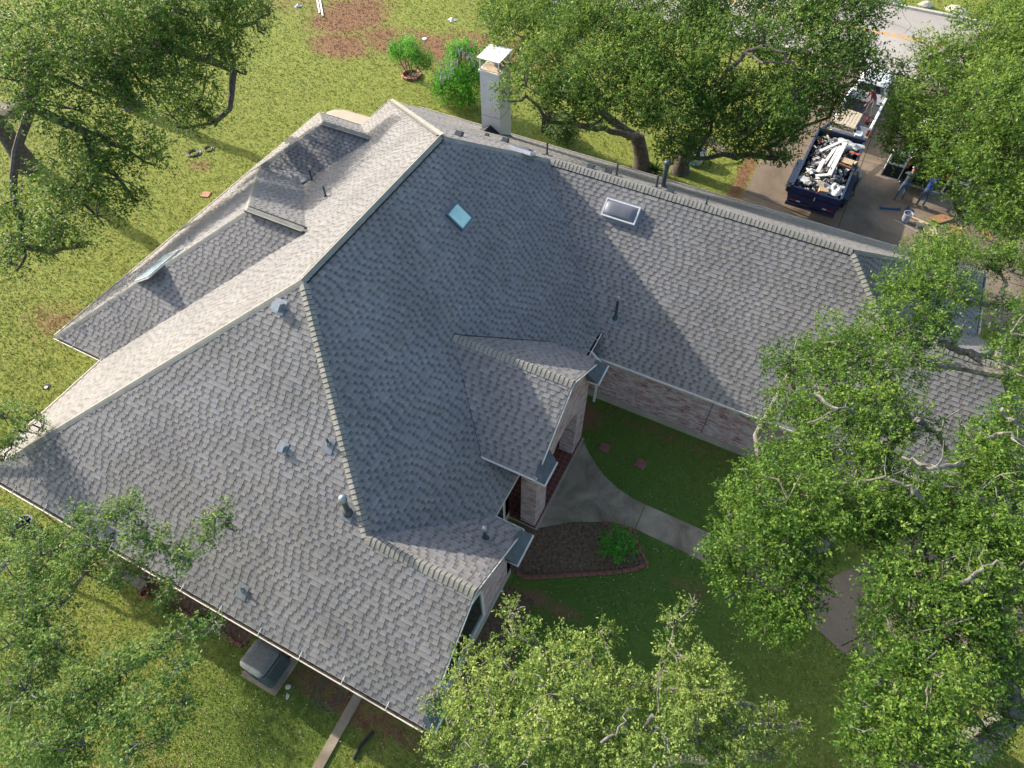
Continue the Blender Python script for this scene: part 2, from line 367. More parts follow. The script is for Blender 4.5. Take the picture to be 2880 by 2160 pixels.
# ---- ridge and hip caps: overlapping bent pieces
def caps(name, p, q, planes, w=.15, lift=.022, mats=M_CAP, rise=.03, step=EXPO, parent=None, vent=False):
    p = Vector(p); q = Vector(q); L = (q-p).length; n = int(L/step); d = (q-p)/L
    side = d.cross(Vector((0, 0, 1))).normalized()
    def wing(sg):                                        # unit vector on the slope of that side
        pl = planes[0 if sg < 0 else 1]; N = Vector((pl[0], pl[1], 1)).normalized()
        t = N.cross(d).normalized()
        return t if t.dot(side)*sg > 0 else -t
    a, b = wing(-1), wing(1); up = (Vector((0, 0, 1))-d*d.z).normalized()
    mb = MB(); rs = random.Random(int(L*1000))
    for i in range(n):
        s0 = i*step; s1 = s0+step*1.25
        e0, e1 = rise, .004
        w1 = w*rs.uniform(.96, 1.04)
        rows = []
        for s, e in ((s0, e0), (s1, e1)):
            c = p+d*s
            rows.append([c+a*w1+up*(lift*.5+e*.7), c+a*w1*.45+up*(lift+e), c+up*(lift*1.15+e), c+b*w1*.45+up*(lift+e), c+b*w1+up*(lift*.5+e*.7)])
        vs = rows[0]+rows[1]+[v-up*.022-d*.016 for v in rows[0]]  # edge strip flared outward so its painted dark line shows from above
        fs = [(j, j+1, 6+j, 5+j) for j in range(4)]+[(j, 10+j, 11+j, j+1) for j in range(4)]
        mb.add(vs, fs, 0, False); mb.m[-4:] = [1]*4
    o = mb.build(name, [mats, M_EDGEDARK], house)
    if vent:
        v = MB(); 
        for sg, t in ((-1, a), (1, b)):
            x0 = p+t*(w*1.05); x1 = q+t*(w*1.05)
            v.add([x0, x1, x1+up*.035, x0+up*.035, x0-t*.1, x1-t*.1, x1-t*.1+up*.035, x0-t*.1+up*.035], [(0, 1, 2, 3), (3, 2, 6, 7), (0, 3, 7, 4), (1, 5, 6, 2)])
        v.build("ridge_vent", M_BLACK, o)
    return o
def v3(p, z): return (p[0], p[1], z)
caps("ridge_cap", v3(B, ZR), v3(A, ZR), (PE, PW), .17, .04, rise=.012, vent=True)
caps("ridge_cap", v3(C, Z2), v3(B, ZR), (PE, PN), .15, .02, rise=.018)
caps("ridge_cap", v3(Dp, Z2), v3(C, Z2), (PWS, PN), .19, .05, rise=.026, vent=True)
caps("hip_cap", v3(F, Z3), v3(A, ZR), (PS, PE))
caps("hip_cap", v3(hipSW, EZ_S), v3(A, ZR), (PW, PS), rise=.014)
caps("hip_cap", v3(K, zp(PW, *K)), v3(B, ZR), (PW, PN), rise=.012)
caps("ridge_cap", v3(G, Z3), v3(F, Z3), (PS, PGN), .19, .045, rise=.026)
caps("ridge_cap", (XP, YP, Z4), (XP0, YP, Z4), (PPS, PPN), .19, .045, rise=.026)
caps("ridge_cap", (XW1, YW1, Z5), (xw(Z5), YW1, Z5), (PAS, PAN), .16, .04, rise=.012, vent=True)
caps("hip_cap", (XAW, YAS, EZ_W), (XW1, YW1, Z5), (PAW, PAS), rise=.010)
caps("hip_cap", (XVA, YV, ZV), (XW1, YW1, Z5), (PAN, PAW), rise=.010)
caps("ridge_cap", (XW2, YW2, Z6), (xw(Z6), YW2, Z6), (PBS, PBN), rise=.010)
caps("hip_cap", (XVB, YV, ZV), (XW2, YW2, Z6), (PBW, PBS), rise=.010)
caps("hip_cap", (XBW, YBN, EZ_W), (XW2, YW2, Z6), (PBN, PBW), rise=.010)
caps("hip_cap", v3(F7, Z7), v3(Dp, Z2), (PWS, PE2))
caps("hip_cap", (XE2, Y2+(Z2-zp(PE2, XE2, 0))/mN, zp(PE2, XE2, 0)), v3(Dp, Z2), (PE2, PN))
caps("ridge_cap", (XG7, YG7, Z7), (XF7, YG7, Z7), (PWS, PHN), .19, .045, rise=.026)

# ---- little skirt roofs (cornice returns) at the gable feet
def ret(xg, y0, z0, dy, sg):
    """small hipped return: starts under the rake at (xg,y0), runs dy inwards, z0 its eave"""
    mb = MB(); o = .30
    a = (xg-.05, y0, z0+.02); b = (xg+o, y0, z0-.02); c = (xg+o, y0-sg*dy, z0-.02); t = (xg-.05, y0-sg*(dy+.1), z0+.42); t2 = (xg-.05, y0-sg*.30, z0+.42); e = (xg-.05, y0-sg*(dy+.05), z0)
    vs = [a, b, c, t, t2, e]
    fs = [(0, 1, 4), (1, 2, 3, 4), (2, 5, 3)]
    if sg < 0: fs = [tuple(reversed(f)) for f in fs]
    mb.add(vs, fs)
    mb.box((xg+.14, y0-sg*(dy/2), z0-.07), (o+.1, dy+.02, .08), mi=1)
    return mb.build("eave_return", [M_RET, M_WHITE], house)
M_RET = mat("return_shingle", (.085, .10, .115), .8, .2, 5, .4, 80)
ret(XP, YP+yv(EP), EP-.05, .85, 1); ret(XP, YP-yv(EP), EP-.05, .85, -1)
ret(XG, FN[1], EZ_E-.05, 1.0, 1); ret(XG, YS, EZ_S-.05, .9, -1)

# ---- fascia and rake boards
fb = MB()
def board(p, q, h=.14, t=.03, dz=-.005):
    p = Vector(p); q = Vector(q); d = (q-p); n = Vector((d.y, -d.x, 0)).normalized()*t
    vs = [p+Vector((0, 0, dz)), q+Vector((0, 0, dz)), q+Vector((0, 0, dz-h)), p+Vector((0, 0, dz-h))]
    vs += [v+n for v in vs]
    fb.add(vs, [(0, 1, 2, 3), (7, 6, 5, 4), (0, 4, 5, 1), (1, 5, 6, 2), (2, 6, 7, 3), (3, 7, 4, 0)])
board((XG+.012, YF, Z3), (XG+.012, FN[1], EZ_E), .05); board((XG+.012, YS, EZ_S), (XG+.012, YF, Z3), .05)
board((XP+.012, YP, Z4), (XP+.012, YP+yv(EP), EP), .05); board((XP+.012, YP-yv(EP), EP), (XP+.012, YP, Z4), .05)
board((xv(EP), YP-yv(EP)-.012, EP), (XP, YP-yv(EP)-.012, EP), .06)
board((XG7+.012, YWS, EZ_WS), (XG7+.012, YG7, Z7)); board((XG7+.012, YG7, Z7), (XG7+.012, YH, zp(PHN, 0, YH)))
board((XE+.0, YWS-.012, EZ_WS), (XG7, YWS-.012, EZ_WS), .08)
board((FN[0], FN[1]+.03, EZ_E), (XG, FN[1]+.03, EZ_E), .12)
board((XE+.012, V1[1], EZ_E), (XE+.012, FN[1], EZ_E), .12)
fb.build("fascia_board", M_WHITE, house)
# flashing line where the porch slope meets the main slope
fl = MB(); fl.tube([(XP0, YP+.03, Z4+.03), (xv(EP), YP+yv(EP), EP+.03)], .009, 5); fl.tube([(XP0, YP, Z4+.01), (xv(EP), YP-yv(EP), EP+.02)], .008, 5)
fl.build("valley_flashing", M_BLACK, house)

# ---- gutters: open white troughs with straps
def gutter(p, q, out, label=None, straps=1.9):
    p = Vector(p); q = Vector(q); o = Vector((out[0], out[1], 0)); mb = MB()
    prof = [(-.0, .02), (-.0, -.10), (.10, -.10), (.125, .0), (.125, .02), (.105, .02), (.103, .0), (.088, -.085), (.012, -.085), (.012, .02)]
    n = len(prof)
    vs = [pt+o*a+Vector((0, 0, b-.02)) for pt in (p, q) for a, b in prof]
    mb.add(vs, [(i, (i+1) % n, n+(i+1) % n, n+i) for i in range(n)]+[tuple(range(n)), tuple(range(2*n-1, n-1, -1))])
    L = (q-p).length; d = (q-p)/L
    g = mb.build("gutter", M_GUT, house)
    ds = MB(); x0 = p+o*.013+Vector((0, 0, -.098)); x1 = q+o*.013+Vector((0, 0, -.098))
    ds.add([x0, x1, x1+o*.07, x0+o*.07], [(0, 1, 2, 3)]); ds.build("leaf_litter", M_DIRT, g)
    k = int(L/straps)
    for i in range(k):
        c = p+d*(straps*(i+.5)); sm = MB()
        sm.tube([c-o*.10+Vector((0, 0, .09)), c+o*.12+Vector((0, 0, .01))], .009, 5); sm.build("gutter_strap", M_WHITE, g)
    return g
M_DIRT = mat("leaf_litter", (.05, .04, .03), .9, .5, 14, .5)
gutter((-9.1, YS, EZ_S), (XG+.05, YS, EZ_S), (0, -1), straps=1.35)
gutter((xw(EZ_W)-.0, YAS-.02, EZ_W), (XW, YS, EZ_W), (-1, 0))
gutter((XAW, YAS, EZ_W), (xw(EZ_W), YAS, EZ_W), (0, -1))
gutter((XAW, YBN, EZ_W), (XAW, YAS, EZ_W), (-1, 0))
gutter((XAW, YBN, EZ_W), (xw(EZ_W)+.3, YBN, EZ_W), (0, 1))
gutter((-8.72, 8.9, 2.72), (-8.72, 7.6, 2.72), (-1, 0), straps=3)
gutter((XE2, YN, EZ_N), (-7.6, YN, EZ_N), (0, 1), straps=6)
gutter((XE, YP+yv(EP)+.55, EZ_E), (XE, V1[1]-.05, EZ_E), (1, 0), straps=.6)
gutter((XE2, YH+.2, zp(PE2, XE2, 0)), (XE2, 9.2, zp(PE2, XE2, 0)), (1, 0))
# downspouts
dsp = MB(); dsp.tube([(XE+.42, -1.80, 2.72), (XE+.42, -1.80, .35)], .055, 4); dsp.tube([(XE+.06, -1.95, 3.3), (XE+.42, -1.80, 2.72)], .05, 4)
dsp.build("downspout", M_WHITE, house)
dsp = MB(); dsp.tube([(XE-.05, -8.55, 3.3), (XE-.28, -8.5, 3.0), (XE-.28, -8.5, .25), (XE-.1, -8.5, .12)], .05, 4); dsp.build("downspout", M_WHITE, house)
dsp = MB(); dsp.tube([(-8.9, YS-.06, 2.8), (-8.9, YS+.2, 2.4), (-8.9, YS+.2, .2)], .045, 4); dsp.build("downspout", M_WHITE, house)

# ---- walls: each run of brick a part, standing on a concrete footing
def wall(p, q, h, t=.22, foot=True, h2=None, gable=None):
    """brick wall p->q; h, h2 heights at the ends; gable = apex height at a fraction"""
    p = Vector((p[0], p[1], 0)); q = Vector((q[0], q[1], 0)); d = (q-p).normalized(); n = Vector((-d.y, d.x, 0))*t
    prof = [(0, .38), ((q-p).length, .38), ((q-p).length, h2 or h)]
    if gable: prof.append((gable[0]*(q-p).length, gable[1]))
    prof.append((0, h)); k = len(prof)
    vs = [p+d*s+Vector((0, 0, z)) for s, z in prof]; vs += [v+n for v in vs]
    mb = MB(); mb.add(vs, [tuple(range(k)), tuple(range(2*k-1, k-1, -1))]+[(i, k+i, k+(i+1) % k, (i+1) % k) for i in range(k)])
    o = mb.build("brick_wall", M_BRICK, house)
    f = MB(); pp = p-d*.0-n*.12; qq = q+d*.0-n*.12; nn = n*1.24
    vs = [pp, qq, qq+nn, pp+nn]; f.add([v+Vector((0, 0, -.2)) for v in vs]+[v+Vector((0, 0, .377)) for v in vs], [(3, 2, 1, 0), (4, 5, 6, 7), (0, 1, 5, 4), (1, 2, 6, 5), (2, 3, 7, 6), (3, 0, 4, 7)])
    f.build("footing", M_CONC, o)
    return o
WX = 6.15                                              # courtyard wall of the main body
wall((WX, -9.3), (WX, -7.35), 3.45)
wall((WX, -3.3), (WX, -1.58), 3.45)
wall((WX+.01, -1.36), (18.2, -1.36), 2.72)
wall((18.2, -1.36), (18.2, 5.0), 2.95, gable=(.44, 4.95), h2=2.75); wall((18.2, 5.02), (18.2, 9.2), 2.3)
wall((18.2, 9.2), (-8.3, 9.2), 2.28)
wall((-8.3, 9.2), (-8.3, 6.6), 2.3); wall((-8.52, 6.2), (-11.0, 6.2), 2.45)
wall((-11.0, 6.2), (-11.0, -9.05), 2.45)
wall((-11.0, -9.05), (-8.62, -9.05), 2.45); wall((-8.6, -9.05), (-8.6, -14.2), 2.5); wall((-8.6, -14.2), (7.1, -14.2), 2.95)
wall((7.1, -9.12), (6.38, -9.12), 3.30)
# recessed porch back wall with the front door
wall((WX-1.9, -7.4), (WX-1.9, -3.3), 3.6, foot=False)
wall((WX-1.9, -7.57), (WX, -7.57), 3.5); wall((WX, -3.08), (WX-1.9, -3.08), 3.5)
M_DOOR = mat("dark_wood_door", (.09, .03, .015), .4, .3, 9)
dd = MB(); dd.box((WX-1.84, -5.36, 1.25), (.08, 1.7, 2.2), bev=.02); dd.box((WX-1.78, -5.8, 1.3), (.05, .6, 1.8), mi=1); dd.box((WX-1.78, -4.92, 1.3), (.05, .6, 1.8), mi=1)
o = dd.build("front_door", [M_DOOR, M_DOOR], house); hb = MB(); hb.tube([(WX-1.72, -5.25, 1.0), (WX-1.70, -5.25, 1.2)], .02, 6); hb.build("handle", M_GALV, o)
# front gable wall with its big window
wall((7.1, -14.2), (7.1, -9.12), 3.15, gable=((YF+14.2)/5.08, 5.0), h2=3.32)
M_GLASS = mat("dark_green_window_glass", (.004, .020, .014), .08, .2, 2, spec=.7)
wy0, wy1, wz0, wz1, xx = -13.25, -11.0, .95, 2.75, 7.12
wf = MB()
for a, b in (((xx, (wy0+wy1)/2, wz0-.03), (.13, wy1-wy0+.22, .12)), ((xx, wy0-.05, 1.9), (.09, .10, 1.9)), ((xx, wy1+.05, 1.9), (.09, .10, 1.9))): wf.box(a, b)
n = 12; ym = (wy0+wy1)/2; hw = (wy1-wy0)/2+.1
arc = [(xx, ym-hw*math.cos(PI*i/n), wz1+.62*math.sin(PI*i/n)) for i in range(n+1)]; wf.tube(arc, .055, 6)
fr = wf.build("window", M_WHITE, house)
gl = MB(); hp = [(xx+.012, wy0, wz0), (xx+.012, wy1, wz0)]+[(xx+.012, y, z) for _, y, z in reversed(arc)]; gl.add(hp, [tuple(range(len(hp)))]); gl.build("pane", M_GLASS, fr)
# courtyard window half hidden by the eave, and wing wall details
wf = MB(); wf.box((WX+.10, -8.35, 1.7), (.05, .95, 1.7)); w2 = wf.build("window", M_WHITE, house); gl = MB(); gl.box((WX+.118, -8.35, 1.7), (.03, .75, 1.5)); gl.build("pane", M_GLASS, w2)
ej = MB(); ej.box((11.05, -1.363, 1.55), (.018, .012, 2.35)); ej.build("expansion_joint", M_BLACK, house)
# brick soldier pilaster lines and hose tap on the gable
hb = MB(); hb.tube([(7.12, -9.9, .5), (7.25, -9.9, .5), (7.27, -9.9, .44)], .02, 6); hb.build("hose_tap", M_GALV, house)

# ---- porch: brick front with an arched opening, tile floor on a slab
M_TILE = None
def tile_mat():
    m, N, L, Bs = new_mat("red_quarry_tile"); tc = N.new("ShaderNodeTexCoord"); bt = N.new("ShaderNodeTexBrick"); L.new(tc.outputs["Object"], bt.inputs["Vector"])
    bt.offset = 0; bt.inputs["Scale"].default_value = 1; bt.inputs["Brick Width"].default_value = .2; bt.inputs["Row Height"].default_value = .2; bt.inputs["Mortar Size"].default_value = .008
    bt.inputs["Color1"].default_value = (.115, .028, .02, 1); bt.inputs["Color2"].default_value = (.15, .04, .028, 1); bt.inputs["Mortar"].default_value = (.25, .16, .12, 1)
    L.new(bt.outputs["Color"], Bs.inputs["Base Color"]); Bs.inputs["Roughness"].default_value = .45; return m
M_TILE = tile_mat()
pf = MB(); pf.box((5.72, -5.35, .06), (2.9, 4.02, .14)); pfl = pf.build("porch_floor", M_TILE, house)
ps = MB(); ps.box((5.75, -5.35, -.06), (3.0, 4.1, .18)); ps.build("slab", M_CONC, pfl)
y0p, y1p = -7.34, -3.36; xf0, xf1 = 6.6, 7.13; oy0, oy1 = -6.52, -4.18; sp = 2.45; yc = (oy0+oy1)/2; hw = (oy1-oy0)/2
prof = [(y0p, .12), (oy0, .12), (oy0, sp)]+[(yc-hw*math.cos(PI*i/14), sp+.95*math.sin(PI*i/14)) for i in range(1, 14)]+[(oy1, sp), (oy1, .12), (y1p, .12), (y1p, EP-.1), (YP, Z4-.17), (y0p, EP-.1)]
# split into simple pieces so no face is concave
def pan(name, pl):
    mb = MB(); k = len(pl); vs = [(xf1, y, z) for y, z in pl]+[(xf0, y, z) for y, z in pl]
    mb.add(vs, [tuple(range(k)), tuple(range(2*k-1, k-1, -1))]+[(i, k+i, k+(i+1) % k, (i+1) % k) for i in range(k)]); return mb
c1 = pan("", [(y0p, .12), (oy0, .12), (oy0, sp), (y0p, sp)]).build("porch_column", M_BRICK, house)
c2 = pan("", [(oy1, .12), (y1p, .12), (y1p, sp), (oy1, sp)]).build("porch_column", M_BRICK, house)
pg = MB(); arcp = [(yc-hw*math.cos(PI*i/14), sp+.95*math.sin(PI*i/14)) for i in range(15)]
tops = [(y, min(EP-.1+(Z4-.07-EP)*(1-abs(y-YP)/2.0), Z4-.17)) for y, _ in arcp]
def qd(a, b, c, d):
    k = [a, b, c, d]; pg.add([(xf1, y, z) for y, z in k]+[(xf0, y, z) for y, z in k], [(0, 1, 2, 3), (7, 6, 5, 4), (0, 4, 5, 1), (1, 5, 6, 2), (2, 6, 7, 3), (3, 7, 4, 0)])
qd((y0p, sp+.001), (oy0, sp+.001), tops[0], (y0p, EP-.1)); qd((oy1, sp+.001), (y1p, sp+.001), (y1p, EP-.1), tops[-1])
for i in range(14): qd(arcp[i], arcp[i+1], tops[i+1], tops[i])
pg.build("porch_gable", M_BRICK, house)
sp_ = MB(); sp_.tube([(xf1+.02, yc-1.22*math.cos(PI*i/16), sp+.05+1.02*math.sin(PI*i/16)) for i in range(17)], .05, 4); 
# side openings: short return piers behind the front corners are open, so only a ceiling over the porch
ce = MB(); ce.box((5.6, -5.35, 3.3), (1.9, 3.9, .06)); ce.build("porch_ceiling", M_SOFF, house)
rl = MB(); rl.tube([(6.9, -6.45, .14), (6.9, -6.45, .95), (6.75, -6.40, 1.0)], .014, 6); rl.tube([(7.05, -6.40, .2), (6.9, -6.42, .5)], .01, 6); rl.build("hand_rail", M_BLACK, house)

# ---- things on the roof
def frame_on(pl, p):
    """matrix at point p: x along the eave, y up the slope, z off the roof"""
    n = Vector((pl[0], pl[1], 1)).normalized(); dn = Vector((pl[0], pl[1], 0)); dn = (dn-n*dn.dot(n)).normalized(); y = -dn; x = y.cross(n)
    return Matrix(((x.x, y.x, n.x, p.x), (x.y, y.y, n.y, p.y), (x.z, y.z, n.z, p.z), (0, 0, 0, 1)))
def put(mb, name, mats, Mx, parent=house):
    mb.v = [tuple(Mx @ Vector(v)) for v in mb.v]; return mb.build(name, mats, parent)
M_DOME = mat("smoked_acrylic_dome", (.13, .13, .145), .32, .2, 2, spec=.8)
M_TEAL = mat("pale_green_skylight_glass", (.42, .66, .57), .35, .15, 3, spec=.8)
M_SKYG = mat("clear_skylight_glass", (.34, .42, .50), .12, .2, 1.0, spec=1.0)
M_ALU = mat("aluminium_frame", (.68, .66, .62), .35, .08, 4, metal=.2)
M_FLASH = mat("step_flashing", (.17, .18, .19), .5, .2, 6)
def skylight(pl, Mx, sx, sy, h, fm, gm, dome):
    f = MB(); t = .05
    for c, d in (((0, sy/2-t/2, h/2), (sx, t, h)), ((0, -sy/2+t/2, h/2), (sx, t, h)), ((sx/2-t/2, 0, h/2-.001), (t, sy-2*t, h-.002)), ((-sx/2+t/2, 0, h/2-.001), (t, sy-2*t, h-.002))): f.box(c, d)
    o = put(f, "skylight", fm, Mx)
    g = MB(); n = 10 if dome else 1; vs = []; ix = sx-2*t; iy = sy-2*t
    for i in range(n+1):
        for j in range(n+1):
            u, v = i/n, j/n; hz = dome*(16*u*(1-u)*v*(1-v))**.45 if dome else 0
            vs.append((-ix/2+ix*u, -iy/2+iy*v, h-.015+hz))
    g.add(vs, [(i*(n+1)+j, (i+1)*(n+1)+j, (i+1)*(n+1)+j+1, i*(n+1)+j+1) for i in range(n) for j in range(n)], 0, True)
    put(g, "dome" if dome else "pane", gm, Mx, o)
    s = MB(); s.box((0, 0, .022), (sx+.2, sy+.2, .012)); put(s, "flashing", M_FLASH, Mx, o)
    return o
c = sum((onp(1660+a*.168, 520+b*.168, PWS, .2) for a, b in ((165, 495), (280, 205), (860, 375), (735, 680))), Vector())/4
n = Vector((PWS[0], PWS[1], 1)).normalized(); skylight(PWS, frame_on(PWS, c-n*.2), 1.25, .64, .2, M_ALU, M_DOME, .09)["label"] = "smoked dome skylight with white frame on the wing"
c = sum((onp(1230+a*.147, 540+b*.147, PE, .14) for a, b in ((180, 430), (390, 195), (690, 480), (490, 720))), Vector())/4
n = Vector((PE[0], PE[1], 1)).normalized(); skylight(PE, frame_on(PE, c-n*.14), .68, .72, .14, M_DKFRAME, M_TEAL, 0)["label"] = "pale green skylight with grey frame"
c = onp(1470, 419, PN, .14); n = Vector((PN[0], PN[1], 1)).normalized(); skylight(PN, frame_on(PN, c-n*.14), .88, .60, .15, M_ALU, M_DOME, .1)["label"] = "smoked dome skylight behind the main ridge"
c = (onp(375, 772, PAW, .2)+onp(495, 702, PAW, .2))/2; n = Vector((PAW[0], PAW[1], 1)).normalized(); skylight(PAW, frame_on(PAW, c-n*.2), 1.5, 1.25, .08, M_ALU, M_SKYG, 0)["label"] = "wide glass skylight on the back wing"

def pipe(pl, u, v, h, r, cap=False, dome=False, boot=True, label=None):
    p = onp(u, v, pl, .01); Mx = frame_on(pl, p); mb = MB()
    mb.tube([(p.x, p.y, p.z-.05), (p.x, p.y, p.z+h)], r, 12)
    o = mb.build("vent_pipe", M_PIPE, house)
    f = MB(); f.box((0, -.03, .02), (.34, .42, .012)); put(f, "flashing", M_FLASH, Mx, o)
    b = MB(); b.lathe((p.x, p.y, p.z), [(r*2.1, -.04), (r*1.9, .05), (r*1.25, .10), (r*1.05, .13)], 14); b.build("boot", M_GALV if dome else M_PIPE, o)
    if cap:
        k = MB(); k.lathe((p.x, p.y, p.z+h), [(r*1.05, -.09), (r*1.5, -.07), (r*1.5, .0), (r*1.3, .05), (r*.8, .085), (r*.2, .1)], 16); k.build("pipe_cap", M_GALV if cap == 1 else M_PIPE, o)
    if label: o["label"] = label
    return o
def hood(pl, u, v, w, h, mats=M_GALV, label=None, turn=0):
    p = onp(u, v, pl, 0); Mx = frame_on(pl, p); mb = MB(); l = w*1.05
    # wedge hood open at its downhill mouth
    vs = [(-w/2, -l/2, h*.25), (w/2, -l/2, h*.25), (w/2, l/2, .0), (-w/2, l/2, .0), (-w/2, -l/2, h), (w/2, -l/2, h), (w/2, l/2*.5, h), (-w/2, l/2*.5, h)]
    mb.add(vs, [(4, 5, 6, 7), (7, 6, 2, 3), (0, 4, 7, 3), (1, 2, 6, 5), (0, 1, 5, 4)])
    mb.box((0, 0, .02), (w*1.5, l*1.5, .012))
    o = put(mb, "roof_vent", mats, Mx)
    d = MB(); d.box((0, -l/2-.004, h*.55), (w*.86, .006, h*.6)); put(d, "vent_mouth", M_BLACK, Mx, o)
    if label: o["label"] = label
    return o
hood(PS, 787, 862, .26, .20, label="square hooded vent near the peak"); hood(PS, 797, 1258, .2, .15, label="small hooded vent in the middle of the slope")
pipe(PS, 925, 1250, .30, .035, dome=True, label="thin dark pipe in a domed boot near the hip")
pipe(PS, 980, 1440, .75, .075, cap=True, label="tall pipe with a pale domed cap at the hip's foot")
pipe(PS, 683, 1660, .18, .035, dome=True, label="short pipe in a domed boot near the gutter")
pipe(PWS, 1730, 894, .98, .05, cap=True, label="tall thin pipe on the shaded wing"); pipe(PGN, 1365, 1514, .62, .055, cap=True, label="silver-capped pipe on the front gable")
hood(PN, 1290, 383, .24, .18, M_PIPE); hood(PN, 1369, 383, .14, .12, M_PIPE); hood(PN, 1420, 400, .24, .18, M_PIPE); hood(PN, 1660, 474, .24, .16, M_PIPE); hood(PN, 1709, 487, .24, .18, M_PIPE); hood(PN, 1884, 541, .24, .16, M_PIPE)
pipe(PN, 1538, 436, .55, .035); pipe(PN, 1733, 495, .55, .035); pipe(PN, 1845, 527, .55, .035); pipe(PN, 1985, 577, .4, .03)
pipe(PN, 1863, 527, 1.1, .09, cap=2, label="thick tall pipe above the back ridge"); pipe(PW, 878, 509, .55, .035); pipe(PW, 917, 555, .5, .035)
hood(PS, 311, 1500, .2, .12, M_PIPE)
# ---- chimney
M_CHIM = mat("pale_grey_panel_siding", (.60, .59, .56), .6, .05, 2, .05, 30)
M_CHTOP = mat("white_enamel_cap", (.80, .77, .72), .4, .05, 3)
ch = MB(); cx0, cx1, cy0, cy1 = -2.74, -1.82, 7.55, 8.62
ch.box(((cx0+cx1)/2, (cy0+cy1)/2, 4.35), (cx1-cx0, cy1-cy0, 4.1)); ch.box(((cx0+cx1)/2, (cy0+cy1)/2, 6.42), (cx1-cx0+.1, cy1-cy0+.1, .1))
chim = ch.build("chimney", M_CHIM, house); chim["label"] = "tall white panelled chimney with an open metal cap"
t = MB(); t.box(((cx0+cx1)/2, (cy0+cy1)/2, 4.42), (cx1-cx0+.012, cy1-cy0+.012, .02)); t.build("panel_joint", M_FLASH, chim)
t = MB(); t.box(((cx0+cx1)/2, (cy0+cy1)/2, 7.0), (cx1-cx0+.15, cy1-cy0+.15, .035), bev=.01)
for a in (cx0+.02, cx1-.02):
    for b in (cy0+.02, cy1-.02): t.box((a, b, 6.73), (.05, .05, .52))
t.build("chimney_cap", M_CHTOP, chim)
M_MESH = mat("spark_screen", (.34, .30, .24), .5, .1, 5, metal=.3)
t = MB(); t.box(((cx0+cx1)/2, (cy0+cy1)/2, 6.482), (cx1-cx0-.06, cy1-cy0-.06, .02)); t.build("chimney_crown", mat("rusty_crown", (.50, .38, .26), .6, .2, 4), chim)
t = MB(); t.lathe(((cx0+cx1)/2+.08, (cy0+cy1)/2, 6.49), [(.13, 0), (.13, .16), (.19, .17), (.19, .26), (.12, .3)], 16); t.build("flue", M_GALV, chim)
ck = MB(); pz = lambda x, y: zp(PN, x, y)
yk = cy0; xm = (cx0+cx1)/2-.02
ck.add([(cx0-.05, yk-.02, pz(0, yk)+.05), (xm, yk-.02, pz(0, yk)+.38), (cx1+.05, yk-.02, pz(0, yk)+.05), (xm, yk-.62, pz(0, yk-.62)+.02)], [(0, 3, 1), (1, 3, 2)])
ck.build("chimney_saddle", M_BLACK, chim)
ck = MB(); ck.box(((cx0+cx1)/2, (cy0+cy1)/2, 0), (cx1-cx0+.1, cy1-cy0+.1, .05)); ck.v = [(x, y, z+pz(x, y)+.03) for x, y, z in ck.v]; ck.build("flashing", M_BLACK, chim)
